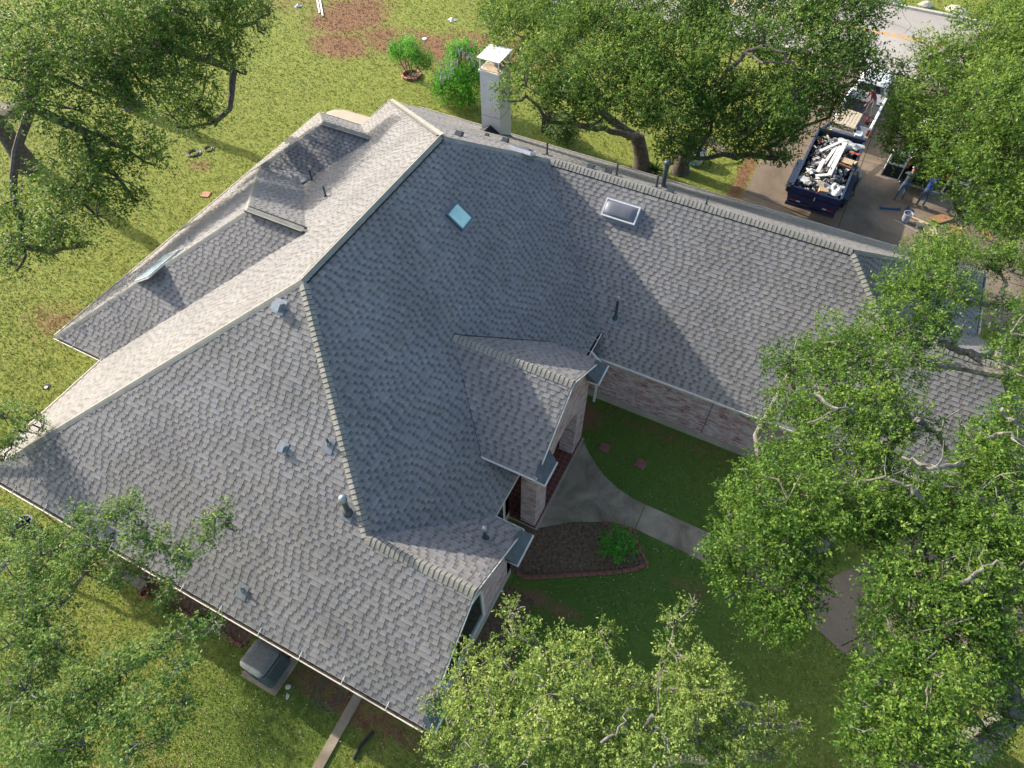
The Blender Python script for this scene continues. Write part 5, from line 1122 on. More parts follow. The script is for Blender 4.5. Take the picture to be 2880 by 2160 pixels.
person("person in maroon shirt bending in the bed of the white truck", (13.0, 22.0, .66), 1.9, pose(.6, .3, None, None, .12, 1.0), M_REDSH, M_GREYP)
person("person in blue shirt and jeans walking on the path beneath the front oak", (14.55, -5.75, .02), -2.0, pose(.10, .1, None, None, .22), M_BLUESH, M_JEAN, M_CAPW)
# ------------------------------------------------------------------ TREES AND SHRUBS
M_BARK = mat("oak_bark", (.045, .036, .028), .9, .4, 8, .8, 25, col2=(.13, .105, .08))
M_LICH = mat("lichen_grey_bark", (.07, .062, .05), .9, .4, 9, .7, 30, col2=(.24, .225, .19))
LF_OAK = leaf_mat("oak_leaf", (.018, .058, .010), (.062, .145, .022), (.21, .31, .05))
LF_FAR = leaf_mat("far_oak_leaf", (.020, .060, .012), (.066, .145, .024), (.20, .29, .05))  # own leaf greens of the farther oaks
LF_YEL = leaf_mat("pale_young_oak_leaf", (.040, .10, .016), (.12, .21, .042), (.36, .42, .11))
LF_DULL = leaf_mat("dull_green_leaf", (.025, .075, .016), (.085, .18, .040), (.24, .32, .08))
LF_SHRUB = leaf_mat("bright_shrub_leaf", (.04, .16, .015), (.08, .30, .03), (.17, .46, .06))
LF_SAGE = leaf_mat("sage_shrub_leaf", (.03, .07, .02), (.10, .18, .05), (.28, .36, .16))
def leaves_mesh(name, P, D, size, young, m, parent, rs, aspect=.5):
    n = len(P); up = rs.normal(0, .62, (n, 3)); up[:, 2] += .75; up /= np.linalg.norm(up, axis=1)[:, None]
    D = D-up*np.sum(D*up, axis=1)[:, None]; D /= np.linalg.norm(D, axis=1)[:, None]+1e-9
    S = np.cross(up, D); L = (size*rs.uniform(.65, 1.3, n))[:, None]
    v = np.empty((n, 4, 3), dtype=np.float32)
    v[:, 0] = P; v[:, 1] = P+D*L*.5+S*L*aspect*.5+up*L*.08; v[:, 2] = P+D*L; v[:, 3] = P+D*L*.5-S*L*aspect*.5+up*L*.08
    me = bpy.data.meshes.new(name); me.vertices.add(4*n); me.vertices.foreach_set("co", v.reshape(-1))
    me.loops.add(4*n); me.loops.foreach_set("vertex_index", np.arange(4*n, dtype=np.int32)); me.polygons.add(n); me.polygons.foreach_set("loop_start", np.arange(0, 4*n, 4, dtype=np.int32))
    me.update(calc_edges=True); me.materials.append(m)
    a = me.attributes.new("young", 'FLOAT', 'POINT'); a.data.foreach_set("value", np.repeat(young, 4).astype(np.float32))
    o = bpy.data.objects.new(name, me); COL.objects.link(o); o.parent = parent; return o
def tree(name, label, cat, base, lobes, leaf=.075, dens=1.0, m=LF_OAK, bark=M_BARK, r0=.28, fork=1.9, seed=1, group=None, young=0.0, stems=None, lean=(0, 0), flat=.72, fr=1.0, twig_m=None, aspect=.5, bare=0, extra=()):
    rs = np.random.RandomState(seed); rr = random.Random(seed)
    bx, by = base; root = thing(name, label, cat, (bx, by, 0), 0, group); O = Vector((bx, by, 0))
    C = [(at(l[0], l[1], l[2])-O, l[3]*fr) for l in lobes] if len(lobes[0]) == 4 else [(Vector(l[:3])-O, l[3]) for l in lobes] if not isinstance(lobes[0][0], Vector) else lobes
    Ps, Ds, Ys = [], [], []; subs = []
    for c, r in C:
        c = np.array(c); ns = max(6, int(17*min(1.6, r**.5))); N = int(3900*r*r*dens*(.075/leaf)**2/8)
        d = rs.normal(size=(ns, 3)); d /= np.linalg.norm(d, axis=1)[:, None]; k = rs.uniform(.35, 1.0, ns)**.6
        sc = c+d*k[:, None]*r*np.array([1, 1, flat])*.86; sr = r*rs.uniform(.18, .38, ns)
        for s_, q in zip(sc[:5], sr[:5]): subs.append((c, s_))
        w = sr**2/np.sum(sr**2); which = rs.choice(ns, size=N, p=w)
        e = rs.normal(size=(N, 3)); e /= np.linalg.norm(e, axis=1)[:, None]; rad = rs.uniform(.15, 1, N)**.5
        sp = sc[which]+e*(rad*sr[which])[:, None]*np.array([1, 1, .8])
        sp[:, 2] = np.maximum(sp[:, 2], .12)
        td = e*.9+(sp-c)/(r+1e-6)*.6+rs.normal(0, .35, (N, 3))+np.array([0, 0, .35]); td /= np.linalg.norm(td, axis=1)[:, None]
        tl_ = leaf*rs.uniform(2.2, 4.2, N); nl = 8
        t = np.linspace(.1, 1, nl)
        P = sp[:, None]+td[:, None]*(tl_[:, None]*t)[:, :, None]+rs.normal(0, leaf*.22, (N, nl, 3))
        D = td[:, None]*.5+rs.normal(0, .7, (N, nl, 3))
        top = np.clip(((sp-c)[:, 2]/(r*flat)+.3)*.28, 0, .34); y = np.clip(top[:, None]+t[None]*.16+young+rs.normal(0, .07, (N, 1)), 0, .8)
        Ps.append(P.reshape(-1, 3)); Ds.append(D.reshape(-1, 3)); Ys.append(np.broadcast_to(y, (N, nl)).reshape(-1))
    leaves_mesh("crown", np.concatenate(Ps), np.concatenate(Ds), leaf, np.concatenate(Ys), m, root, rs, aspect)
    mb = MB()
    if stems:
        for (sx, sy), (c, r) in zip(stems, C): 
            mid = Vector((sx, sy, 0)).lerp(c, .5)+Vector((rr.gauss(0, .08), rr.gauss(0, .08), 0)); mb.tube([(sx, sy, -.05), mid, c], [r0, r0*.8, r0*.5], 6)
    else:
        F = Vector((lean[0], lean[1], fork)); nodes = [(F, -1)]; order = sorted(range(len(C)), key=lambda i: (C[i][0]-F).length)
        for i in order:
            c = C[i][0]-Vector((0, 0, C[i][1]*.55)); best = min(range(len(nodes)), key=lambda k: (nodes[k][0]-c).length+(nodes[k][0]-F).length*.55+(0 if k else 0)); nodes.append((c, best))
        cnt = [0]*len(nodes)
        for k in range(len(nodes)-1, 0, -1): cnt[k] += 1; cnt[nodes[k][1]] += cnt[k]
        tot = max(1, cnt[0]); rad = lambda k: max(.022, r0*.72*(max(cnt[k], .5)/tot)**.55) if k else r0
        for k in range(1, len(nodes)):
            p, q = nodes[nodes[k][1]][0], nodes[k][0]; L = (q-p).length; n = max(3, int(L/.5)); ra, rb = min(rad(k)*1.08, rad(nodes[k][1])), rad(k)*.72; pts = []
            wob = Vector((rr.gauss(0, .10), rr.gauss(0, .10), -abs(rr.gauss(.03, .06))))*L
            for j in range(n+1):
                t = j/n; pts.append(p.lerp(q, t)+wob*math.sin(PI*t)+(Vector((rr.gauss(0, .05), rr.gauss(0, .05), rr.gauss(0, .05))) if 0 < j < n else Vector()))
            mb.tube(pts, [ra+(rb-ra)*j/n for j in range(n+1)], 8 if ra > .08 else 6)
        mid = Vector((lean[0]*.35+rr.gauss(0, .06), lean[1]*.35+rr.gauss(0, .06), fork*.5))
        mb.tube([(0, 0, -.1), (0, 0, .08), mid*.5+Vector((0, 0, .1)), mid, F, F+Vector((0, 0, .05))], [r0*1.7, r0*1.35, r0*1.12, r0*1.02, r0*.98, r0*.8], 12)
        for c, s_ in subs:
            c = Vector(c); s_ = Vector(s_); m_ = c.lerp(s_, .5)+Vector((rr.gauss(0, .06), rr.gauss(0, .06), rr.gauss(0, .06))); mb.tube([c-Vector((0, 0, .1)), m_, s_, s_+(s_-c)*.25], [.030, .022, .014, .006], 5, cap=False)
        for k in range(bare):
            c, r = rr.choice(C); d = Vector((rr.gauss(0, 1), rr.gauss(0, 1), rr.gauss(.6, .5))).normalized(); p = c+d*r*.3; pts = [p]
            for j in range(5): d = (d+Vector((rr.gauss(0, .3), rr.gauss(0, .3), rr.gauss(0, .3)))).normalized(); p = p+d*r*.2; pts.append(p)
            mb.tube(pts, [.022, .018, .014, .011, .008, .004], 5, cap=False)
            q = pts[3]; d2 = (d+Vector((rr.gauss(0, .8), rr.gauss(0, .8), rr.gauss(0, .5)))).normalized(); mb.tube([q, q+d2*r*.2, q+d2*r*.38+Vector((0, 0, .03))], [.012, .008, .003], 4, cap=False)
    for pl, ra, rb in extra:
        P_ = [at(*q)-O for q in pl]; Q = [P_[0]]
        for p, q in zip(P_, P_[1:]):
            for j in (1, 2, 3, 4): Q.append(p.lerp(q, j/4)+Vector((rr.gauss(0, .035), rr.gauss(0, .035), rr.gauss(0, .035))))
        ra *= .75; rb *= .7; mb.tube(Q, [ra+(rb-ra)*j/(len(Q)-1) for j in range(len(Q))], 8)
        for j in range(2, len(Q)-1, 3):
            d = Vector((rr.gauss(0, 1), rr.gauss(0, 1), rr.gauss(.2, .5))).normalized(); k = rr.uniform(4, 9)*(ra+rb)*.8; mb.tube([Q[j], Q[j]+d*k*.5, Q[j]+d*k+Vector((rr.gauss(0, .1), rr.gauss(0, .1), .05))], [rb*.8, rb*.55, .005], 6, cap=False)
    mb.build("trunk", bark, root)
    return root
tree("oak_tree", "oak by the chimney whose crown covers the chimney cap's corner, dark trunk leaning left", "tree", (3.5, 12.9),
     [(1450, 90, 6, 1.7), (1425, 180, 6.2, 1.1), (1480, 235, 7, .95), (1430, 265, 7.2, .55), (1560, 60, 7, 1.8), (1570, 180, 7, 1.7), (1590, 270, 6.4, 1.3), (1680, 90, 8, 1.8), (1690, 210, 7.5, 1.6), (1700, 300, 6.5, 1.15), (1640, 330, 5.8, .7), (1790, 130, 8, 1.8), (1790, 260, 7, 1.4), (1500, 0, 6.5, 1.8), (1640, 0, 8, 1.8), (1760, 20, 8.5, 1.8), (1400, 20, 6, 1.1), (1540, 320, 5.5, .7)],
     leaf=.115, dens=.95, m=LF_FAR, r0=.36, fork=1.7, lean=(-.55, .2), seed=11, group="oaks around the driveway", young=.12)
tree("oak_tree", "wide oak between the chimney oak and the dump trailer, thick trunk on the grass", "tree", (5.3, 13.75),
     [(1880, 60, 8, 1.8), (1890, 175, 8, 1.7), (1890, 290, 7, 1.6), (1890, 385, 5.5, 1.15), (1980, 120, 8.5, 1.5), (1990, 240, 7.5, 1.5), (1990, 350, 6, 1.5), (1970, 420, 4.8, .8), (2080, 50, 8, 1.8), (2085, 330, 6.5, 1.5), (2080, 415, 4.7, .8), (2150, 110, 8.8, 1.0), (2160, 290, 7.5, 1.2), (2170, 375, 5.4, 1.2), (2190, 430, 4.6, .5), (2250, 80, 8.5, 1.7), (2265, 190, 8, 1.5), (2270, 300, 6.5, 1.3), (2340, 50, 8.5, 1.7), (2370, 150, 8, 1.5), (2420, 180, 7.5, 1.0), (2400, 20, 9, 1.5), (2370, 240, 7, .9), (2210, 0, 9, 1.6), (2040, -10, 9, 1.8), (1940, -10, 9, 1.6), (2340, 310, 6, .6), (2130, 340, 6, .9), (2215, 355, 5.6, .9), (2060, 250, 7.5, .9), (2240, 250, 8, .8), (2150, 230, 6.5, .7), (2290, 240, 7.4, .9), (2210, 440, 4.4, .45)],
     leaf=.115, dens=.95, m=LF_FAR, r0=.34, fork=2.0, lean=(.3, .3), seed=12, group="oaks around the driveway", young=.10, bare=14, extra=[([(2050, 200, 8.0), (2095, 150, 8.6), (2150, 125, 9.0), (2205, 150, 9.0), (2240, 190, 8.7)], .11, .05), ([(2095, 150, 8.6), (2150, 178, 8.9), (2225, 172, 8.8)], .07, .035)])
tree("oak_tree", "oak on the far right of the drive, its crown hanging over the white van", "tree", (20.6, 22.5),
     [(2610, 145, 7, .85), (2565, 215, 7, 1.0), (2535, 320, 6.5, 1.0), (2510, 270, 6.5, .45), (2640, 250, 8, 1.5), (2560, 380, 6.4, 1.2), (2600, 300, 7.5, 1.2), (2630, 400, 7, 1.2), (2590, 440, 6, .8), (2655, 360, 7, 1.5), (2720, 180, 8.5, 1.6), (2750, 300, 8.5, 1.7), (2775, 90, 9, 1.5), (2850, 180, 9, 1.6), (2860, 60, 9.5, 1.4), (2850, 300, 9, 1.8), (2740, 430, 7.5, 1.5), (2840, 440, 8, 1.7), (2695, 490, 6.5, 1.1), (2790, 540, 7, 1.3), (2860, 570, 7, 1.5), (2720, 575, 5.5, .8), (2845, 655, 6, 1.1), (2870, 0, 9.5, 1.2), (2500, 400, 5.8, .5), (2930, 400, 8, 1.8), (2930, 150, 9, 1.8)],
     leaf=.11, dens=.95, m=LF_FAR, r0=.38, fork=2.4, lean=(-.3, -.3), seed=13, group="oaks around the driveway", young=.22)
tree("oak_tree", "bright green oak reaching over the wing's end gable", "tree", (20.2, -3.2),
     [(2595, 720, 7.8, .78), (2650, 690, 7.4, .85), (2700, 740, 7.4, .7), (2540, 810, 7.8, .68), (2610, 820, 7.8, 1.05), (2475, 905, 7.8, .60), (2550, 920, 7.8, .85), (2700, 820, 7.4, .6), (2790, 720, 7, .7), (2850, 760, 7, .8), (2620, 760, 8.2, .7), (2640, 930, 7.8, .45), (2590, 1000, 7.8, .55), (2850, 930, 8, .75), (2860, 1030, 8, .7), (2430, 950, 7.8, .45), (2830, 840, 7.4, .5)],
     leaf=.080, dens=.95, m=LF_OAK, bark=M_LICH, r0=.26, fork=2.4, seed=14, lean=(-.5, .5), group="oaks in front of the wing", young=.16, bare=14, extra=[([(2640, 965, 7.4), (2700, 990, 7.2), (2770, 1000, 6.8), (2830, 990, 6.4)], .13, .14), ([(2640, 870, 8), (2680, 885, 7.8), (2720, 880, 7.6)], .05, .03)])
tree("oak_tree", "spreading oak over the wing's front wall and lawn, lichen-grey limbs showing", "tree", (15.9, -3.6),
     [(2235, 1010, 7.6, .70), (2330, 970, 8, .9), (2420, 1010, 8, .95), (2510, 1060, 8, .8), (2230, 1120, 7.6, .65), (2320, 1110, 8, 1.0), (2420, 1140, 8, .95), (2250, 1240, 7.5, .95), (2140, 1290, 6.8, .35), (2180, 1330, 7, .6), (2340, 1260, 8, 1.0), (2440, 1280, 8, .9), (2110, 1380, 7, .75), (2220, 1400, 8, 1.1), (2050, 1440, 6.6, .55), (2330, 1400, 8, .9), (2100, 1500, 7, .9), (2200, 1530, 7.5, 1.05), (2290, 1540, 7.5, .7), (2050, 1560, 6.6, .55), (2110, 1640, 6.5, .85), (2210, 1660, 7, .9), (2270, 1640, 7, .6), (2160, 1730, 6, .65), (2430, 1420, 8, .85), (2530, 1400, 8, .8), (2580, 1180, 8, .6), (2490, 1190, 8.2, .6), (2230, 1040, 7, .3), (2150, 1180, 7, .3)],
     leaf=.076, dens=.95, m=LF_OAK, bark=M_LICH, r0=.22, fork=2.6, seed=15, lean=(-.4, 0), group="oaks in front of the wing", young=.13, bare=30, extra=[([(2700, 1305, 8.8), (2650, 1320, 9.0), (2590, 1308, 9.0), (2540, 1288, 8.9)], .075, .035), ([(2590, 1402, 8.7), (2560, 1368, 9), (2500, 1345, 9), (2440, 1352, 8.8)], .065, .025), ([(2580, 1180, 8.3), (2635, 1215, 8.0), (2665, 1280, 7.4)], .10, .08), ([(2290, 1105, 8.9), (2360, 1150, 9.0), (2420, 1165, 8.8)], .05, .025), ([(2270, 1190, 8.6), (2350, 1160, 8.8)], .035, .015), ([(2330, 1100, 8.9), (2300, 1085, 8.9), (2240, 1100, 8.8)], .03, .01)])
tree("oak_tree", "large oak filling the photo's lower right corner", "tree", (21.0, -7.8),
     [(2550, 1540, 8, .95), (2640, 1470, 8, .95), (2660, 1330, 8.2, .7), (2740, 1400, 8.4, .9), (2800, 1280, 8.6, .8), (2850, 1180, 8.6, .7), (2730, 1230, 8.4, .5), (2870, 1330, 8.6, .8), (2560, 1660, 8, .9), (2480, 1740, 7.2, .55), (2500, 1640, 7.4, .5), (2660, 1610, 8.2, 1.0), (2770, 1530, 8.4, 1.0), (2860, 1460, 8.6, .9), (2540, 1790, 7.5, .8), (2650, 1760, 8, .95), (2760, 1680, 8.2, .9), (2860, 1600, 8.4, .9), (2430, 1890, 6.8, .55), (2510, 1920, 7.4, .8), (2620, 1890, 7.8, .85), (2740, 1830, 7.6, .85), (2850, 1760, 7.8, .8), (2420, 2020, 6.8, .5), (2490, 2040, 7.2, .75), (2600, 2030, 7.5, .8), (2430, 2120, 6.8, .5), (2550, 2140, 7.2, .8), (2720, 1970, 7, .6), (2850, 1900, 7, .6), (2680, 2110, 7, .6), (2870, 2010, 6.6, .4), (2790, 2060, 6.4, .35)],
     leaf=.076, dens=.95, m=LF_OAK, bark=M_LICH, r0=.33, fork=2.8, seed=16, lean=(-.5, .2), group="oaks in front of the wing", young=.14, bare=26, extra=[([(2820, 1150, 9.3), (2850, 1190, 9.3), (2880, 1200, 9.2)], .05, .03), ([(2780, 1230, 9.2), (2830, 1220, 9.4), (2880, 1245, 9.2)], .05, .03), ([(2700, 1640, 8.6), (2760, 1600, 8.9), (2820, 1580, 9)], .05, .03)])
b5 = at(1790, 2230, 0)
tree("oak_tree", "pale yellow-green oak at the bottom centre beside the gable window", "tree", (b5.x, b5.y),
     [(1445, 1720, 6.6, .28), (1460, 1790, 6.8, .42), (1390, 1850, 6.5, .40), (1310, 1850, 6, .32), (1450, 1890, 7, .65), (1540, 1840, 6.8, .50), (1550, 1950, 7.5, .8), (1660, 1850, 7, .55), (1700, 1780, 6.6, .30), (1750, 1920, 7, .55), (1330, 1960, 6.5, .60), (1260, 2010, 6, .35), (1390, 2050, 7, .8), (1270, 2120, 6, .5), (1520, 2080, 7.5, .85), (1650, 1990, 7.5, .8), (1650, 2120, 7.5, .7), (1900, 1750, 6.6, .30), (1915, 1840, 7, .55), (1950, 1700, 6.4, .22), (1830, 1930, 7, .55), (1950, 1940, 7, .7), (1850, 2040, 7.5, .8), (2030, 1970, 6.6, .5), (1960, 2070, 7, .75), (2070, 2070, 6.8, .6), (2170, 2040, 6, .40), (1770, 2130, 7.5, .65), (2180, 2120, 6, .38), (1220, 1960, 5.8, .22), (1225, 2090, 6, .28), (1350, 2160, 6.6, .6), (2080, 2150, 6.8, .5), (2240, 2030, 5.8, .2), (1300, 1900, 6.2, .3)],
     leaf=.064, dens=.85, m=LF_YEL, bark=M_LICH, r0=.17, fork=2.6, seed=17, young=.16, bare=60, extra=[([(1740, 2170, 5.5), (1785, 2085, 6.6), (1835, 2010, 8)], .10, .05), ([(1690, 2090, 8.1), (1740, 2040, 8.2), (1790, 1990, 8)], .035, .015)], group="small oaks near the long south wall")
tree("oak_tree", "darker loose-leaved oak at the bottom left with branches over the long gutter", "tree", (-5.9, -19.0),
     [(210, 1460, 6, .38), (300, 1440, 6.2, .42), (370, 1430, 6.3, .38), (390, 1500, 6.2, .42), (250, 1530, 6, .45), (450, 1540, 6, .42), (520, 1570, 6, .38), (600, 1450, 6.5, .26), (620, 1430, 6.5, .18), (575, 1510, 6.3, .30), (640, 1480, 6.4, .16), (470, 1650, 5.6, .35), (340, 1600, 5.5, .55), (220, 1600, 5.5, .6), (110, 1560, 5.5, .7), (30, 1500, 5, .7), (30, 1640, 5.5, .8), (140, 1690, 5.5, .7), (50, 1790, 5.5, .8), (150, 1820, 5.5, .65), (480, 1790, 6, .38), (540, 1770, 6, .30), (600, 1760, 6, .24), (430, 1830, 6, .4), (330, 1880, 5.5, .6), (500, 1880, 6, .40), (200, 1950, 5.5, .8), (60, 1940, 5.5, .8), (400, 1980, 5.8, .55), (520, 1970, 5.5, .35), (90, 2090, 5.5, .8), (230, 2090, 5.5, .7), (380, 2100, 5.6, .5), (470, 2060, 5.5, .35), (300, 2010, 5.6, .5), (640, 1460, 6.4, .12)],
     leaf=.074, dens=1.0, m=LF_DULL, bark=M_LICH, r0=.15, fork=2.4, seed=18, young=.10, bare=30, group="small oaks near the long south wall")
tree("oak_tree", "oak just outside the left edge, only leafy branch ends over the roof corner", "tree", (-16.5, -13.6),
     [(15, 1160, 4.6, .5), (60, 1210, 4.5, .42), (95, 1165, 4.5, .25), (20, 1250, 4.3, .4), (110, 1200, 4.4, .22), (-90, 1150, 5, .8), (-110, 1280, 5, .7), (0, 1290, 4.4, .25)],
     leaf=.072, dens=.8, m=LF_DULL, r0=.10, fork=2.4, seed=19, young=.12)
tree("oak_tree", "big dark oak at the left edge of the back lawn, thick curved trunk in view", "tree", (-25.0, -1.0),
     [(60, 60, 9, 2.2), (150, 150, 8.5, 2), (40, 220, 8, 2), (200, 300, 7, 1.9), (250, 410, 6, 1.6), (330, 370, 6, 1.4), (420, 430, 5, 1.1), (340, 500, 5, 1.25), (200, 520, 5.5, 1.5), (150, 610, 5, 1.2), (270, 600, 4.5, 1.1), (40, 660, 4.5, 1.1), (150, 670, 4, 1.0), (30, 740, 4, .7), (250, 200, 8, 1.8), (370, 560, 4.2, .6), (220, 680, 3.6, .5), (30, 560, 5, .8)],
     leaf=.125, dens=.62, m=LF_FAR, r0=.42, fork=3.0, seed=20, lean=(-1.0, .4), group="oaks on the back lawn", young=.04)
tree("oak_tree", "big oak at the top left whose low branches droop over the sunny back lawn", "tree", (-24.4, 5.6),
     [(300, 60, 9, 2), (420, 40, 9, 2), (540, 30, 8.5, 1.7), (640, 20, 8, 1.3), (710, 30, 7.5, .9), (755, 20, 7.5, .55), (660, 120, 7, 1.0), (600, 90, 7.5, 1.1), (360, 160, 8, 1.8), (470, 140, 8, 1.7), (560, 170, 7, 1.2), (650, 175, 6, .6), (420, 240, 7, 1.5), (530, 250, 6, 1.2), (590, 280, 5.5, .7), (560, 325, 5, .8), (480, 320, 5.5, 1.1), (600, 330, 4.6, .4), (740, 80, 7, .45), (690, 200, 5.6, .3), (400, -20, 9, 2), (600, -20, 8.5, 1.5)],
     leaf=.12, dens=.72, m=LF_FAR, r0=.40, fork=2.6, seed=21, lean=(.3, .2), group="oaks on the back lawn", young=.10)
# shrubs
c = ring_c
tree("young_tree", "small multi-stemmed tree growing in the round brick ring", "tree", (c.x, c.y), [(1125, 130, 2.2, .62), (1160, 140, 2.4, .6), (1185, 165, 2.0, .55), (1140, 160, 1.9, .5), (1200, 180, 1.6, .4), (1115, 150, 1.7, .35)],
     leaf=.11, dens=2.4, m=LF_SHRUB, r0=.035, stems=[(-.2, 0), (-.05, .1), (.1, 0), (0, -.1), (.15, .1), (-.25, .05)], seed=31, young=.0, aspect=.35)
c = at(1300, 262); tree("flowering_shrub", "tall dense shrub with greyish flower spikes left of the chimney", "shrub", (c.x, c.y), [(1290, 170, 2.6, .95), (1335, 190, 2.4, .85), (1270, 215, 1.9, .9), (1320, 240, 1.5, .95), (1260, 250, 1.1, .8), (1300, 262, .8, .9), (1240, 225, 1.4, .5), (1345, 160, 2.8, .5), (1280, 140, 3.0, .45), (1320, 130, 3.1, .4)],
     leaf=.12, dens=1.8, m=LF_SHRUB, r0=.04, stems=[(.1*i-.5, .05*(i % 3)) for i in range(10)], seed=32, young=.05, aspect=.4)
rs = np.random.RandomState(5); M_FLOW = mat("grey_lilac_flower", (.38, .36, .42), .8, .2, 9)
root = thing("flower_spikes", "greyish lilac flower spikes standing on the tall shrub left of the chimney", "flowers", (0, 0, 0)); mb = MB()
for k in range(90):
    u, v, z = [(1290, 150, 3.2), (1340, 165, 3.0), (1265, 195, 2.5), (1250, 215, 2.1)][k % 4]; p = at(u+rs.normal(0, 16), v+rs.normal(0, 12), z+rs.normal(0, .12)); mb.tube([p, p+Vector((rs.normal(0, .03), rs.normal(0, .03), .12)), p+Vector((rs.normal(0, .05), rs.normal(0, .05), .26))], [.02, .018, .006], 5)
sh = [o for o in COL.objects if o.name.startswith("flowering_shrub")][0]; fo = mb.build("flower_spikes", M_FLOW); bpy.data.objects.remove(root); fo.parent = sh; fo.location = -Vector(sh.location); fo.name = "flower_spikes"; fo["kind"] = "stuff"
c = at(1592, 392); tree("oleander_shrub", "rounded sage-green shrub on the lawn just behind the back gutter", "shrub", (c.x, c.y), [(1590, 355, 1.3, .55), (1575, 375, .9, .5), (1610, 365, 1.0, .5), (1592, 385, .5, .55), (1600, 330, 1.7, .4)], leaf=.10, dens=2, m=LF_SAGE, r0=.03, stems=[(.1*i-.2, 0) for i in range(5)], seed=33)
c = at(1733, 1572); 
tree("leafy_bush", "bright green bush growing in the mulch bed beside the red brick edging", "shrub", (10.05, -7.0), [(1735, 1530, .55, .34), (1700, 1512, .40, .22), (1765, 1520, .40, .26), (1740, 1565, .25, .28), (1745, 1490, .6, .22), (1700, 1545, .3, .2), (1780, 1550, .25, .18)], leaf=.058, dens=1.3, m=LF_SHRUB, r0=.012, stems=[(.03*i-.1, 0) for i in range(7)], seed=34, young=.05)
c = at(1843, 487); yr = thing("yucca_plant", "spiky yucca on the grass behind the roof between the two oak trunks", "plant", (c.x, c.y, 0)); rs = np.random.RandomState(8)
n = 70
for part in range(1):
    mb = MB()
    for k in range(n):
        a = rs.uniform(0, 2*PI); e = rs.uniform(.15, 1.3); L = rs.uniform(.5, .75); d = Vector((math.cos(a)*math.cos(e), math.sin(a)*math.cos(e), math.sin(e))); s_ = Vector((-math.sin(a), math.cos(a), 0))*.022
        p = Vector((0, 0, .15)); q = p+d*L*.5; t = p+d*L-Vector((0, 0, .08*math.cos(e))); mb.add([p-s_, p+s_, q+s_, t, q-s_], [(0, 1, 2, 3, 4)])
    mb.build("leaves", LF_SAGE, yr)
mb = MB(); mb.tube([(0, 0, 0), (0, 0, .2)], .06, 8); mb.build("stem", M_BARK, yr)
for i, (u, v, lb) in enumerate(((455, 1705, "dark weedy bush in the bed between the garden bench and the brick edging"), (560, 1745, "low ragged weed clump by the long gutter's brick edging"))):
    c = at(u, v, 0); tree("weed_clump", lb, "shrub", (c.x, c.y), [(c.x, c.y, .25, .28), (c.x+.2, c.y+.05, .2, .2)] if False else [(u, v, .3, .30), (u+20, v+8, .2, .22)], leaf=.06, dens=.9, m=LF_DULL, r0=.01, stems=[(0, 0), (.05, 0)], seed=40+i)
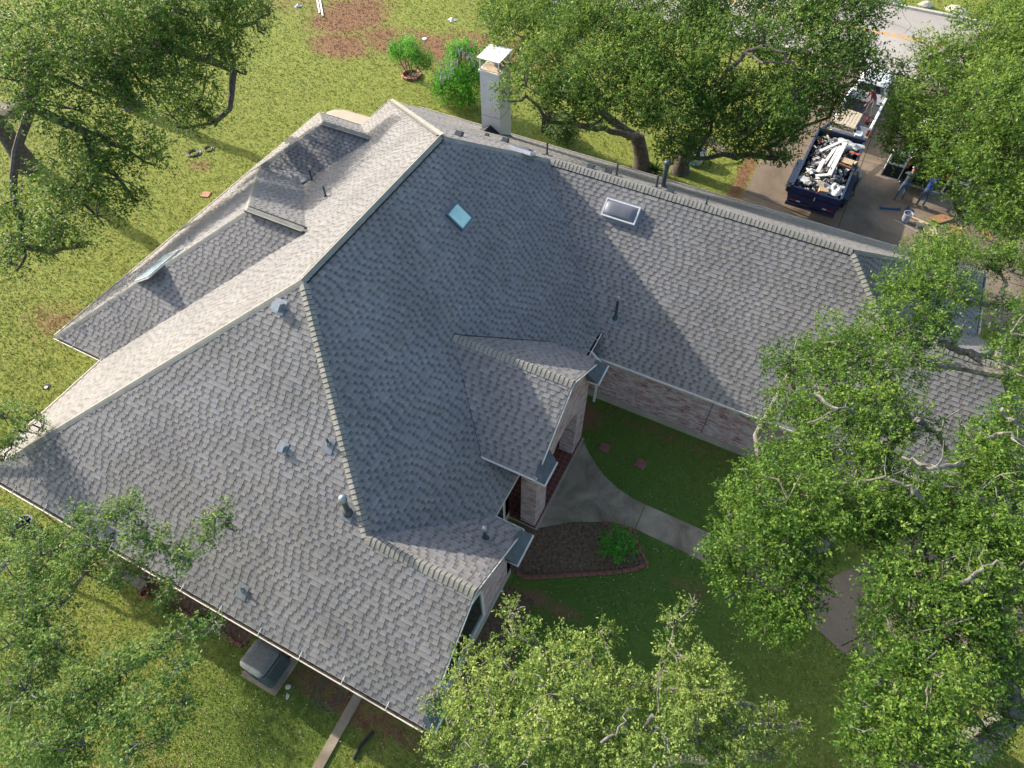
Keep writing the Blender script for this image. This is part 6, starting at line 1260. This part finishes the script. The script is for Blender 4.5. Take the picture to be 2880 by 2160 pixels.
# ------------------------------------------------------------------ grass blades near enough to show
def grass_tufts():
    rs = np.random.RandomState(77); P = []
    N = 420000
    # even on screen: sample pixels and drop them on the ground
    u = rs.uniform(-60, 2940, N); v = rs.uniform(-40, 2200, N)
    f = np.array(CF); r = np.array(CR); up = np.array(CU); d = f*FPX+(u-1440)[:, None]*r-(v-1080)[:, None]*up
    t = -CAM[2]/d[:, 2]; X = CAM[0]+d[:, 0]*t; Y = CAM[1]+d[:, 1]*t
    keep = np.ones(N, bool)
    for x0, x1, y0, y1 in ((-8.6, 7.2, -14.25, 9.3), (-11.1, -8.5, -9.1, 6.7), (6, 18.3, -1.4, 9.3), (8.7, 21.6, 9.2, 28.4), (-300, 300, 28.35, 37.6), (-14.15, -8.2, 6.3, 10.72), (-5.2, .9, -14.95, -14.2), (1.3, 2.65, -15.6, -14.4), (4.65, 5.0, -17.2, -14.2)): keep &= ~((X > x0) & (X < x1) & (Y > y0) & (Y < y1))
    def inside(poly):
        c = np.zeros(N, bool); n = len(poly)
        for i in range(n):
            (x1, y1), (x2, y2) = poly[i], poly[(i+1) % n]
            c ^= ((y1 > Y) != (y2 > Y)) & (X < (x2-x1)*(Y-y1)/(y2-y1+1e-12)+x1)
        return c
    for poly in (WALKP, bed, [(10.2, -5.9), (12.72, -5.95), (15.2, -5.95), (17.1, -6.72), (17.45, -6.95), (21.5, -4.4), (24, -1.5), (18.4, -1.4), (16.5, -4.6), (12.6, -4.83), (10.2, -4.8)]): keep &= ~inside(poly)
    X, Y = X[keep], Y[keep]; n = len(X); dist = np.sqrt((X-CAM[0])**2+(Y-CAM[1])**2+CAM[2]**2)
    s = .034*(dist/24)**.9
    P = np.stack([X, Y, np.full(n, .002)], 1); k = 2
    P = np.repeat(P, k, 0)+rs.normal(0, .03, (n*k, 3))*np.array([1, 1, 0]); D = rs.normal(0, .6, (n*k, 3)); D[:, 2] = rs.uniform(.35, 1.0, n*k); D /= np.linalg.norm(D, axis=1)[:, None]
    S = np.cross(D, rs.normal(size=(n*k, 3))); S /= np.linalg.norm(S, axis=1)[:, None]+1e-9; L = (np.repeat(s, k)*rs.uniform(.6, 1.5, n*k))[:, None]
    V = np.empty((n*k, 3, 3), np.float32); V[:, 0] = P-S*L*.22; V[:, 1] = P+S*L*.22; V[:, 2] = P+D*L; m_ = n*k
    me = bpy.data.meshes.new("grass"); me.vertices.add(3*m_); me.vertices.foreach_set("co", V.reshape(-1)); me.loops.add(3*m_); me.loops.foreach_set("vertex_index", np.arange(3*m_, dtype=np.int32)); me.polygons.add(m_); me.polygons.foreach_set("loop_start", np.arange(0, 3*m_, 3, dtype=np.int32)); me.update(calc_edges=True)
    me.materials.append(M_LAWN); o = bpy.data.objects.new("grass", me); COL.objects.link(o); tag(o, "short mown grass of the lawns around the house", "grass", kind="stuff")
grass_tufts()

def litter():
    rs = np.random.RandomState(9); n = 9000; u = rs.uniform(0, 2880, n); v = rs.uniform(0, 2160, n); mb_v = []; k = 0
    f = np.array(CF); r = np.array(CR); up = np.array(CU); d = f*FPX+(u-1440)[:, None]*r-(v-1080)[:, None]*up; t = -CAM[2]/d[:, 2]; X = CAM[0]+d[:, 0]*t; Y = CAM[1]+d[:, 1]*t
    keep = ~((X > -8.7) & (X < 18.3) & (Y > -1.5) & (Y < 9.4)) & ~((X > -11.1) & (X < 7.2) & (Y > -14.3) & (Y < 9.4)) & (rs.uniform(size=n) < np.where((X > 6) | (Y < -14), 1.0, .25)) & (Y < 28)
    X, Y = X[keep], Y[keep]; n = len(X); a = rs.uniform(0, 6.28, n); s = rs.uniform(.012, .035, n); V = np.empty((n, 4, 3), np.float32); z = rs.uniform(.028, .05, n)
    for j, (p, q) in enumerate(((-1, 0), (0, -.5), (1, 0), (0, .5))): V[:, j, 0] = X+s*(p*np.cos(a)-q*np.sin(a)); V[:, j, 1] = Y+s*(p*np.sin(a)+q*np.cos(a)); V[:, j, 2] = z
    me = bpy.data.meshes.new("leaf_litter"); me.from_pydata(V.reshape(-1, 3).tolist(), [], [(4*i, 4*i+1, 4*i+2, 4*i+3) for i in range(n)]); me.materials.append(mat("dry_leaf", (.16, .10, .05), .8, .2, 30, col2=(.55, .44, .28))); o = bpy.data.objects.new("leaf_litter", me); COL.objects.link(o); tag(o, "scattered dry fallen leaves on the lawns and paths", "fallen leaves", kind="stuff")
litter()
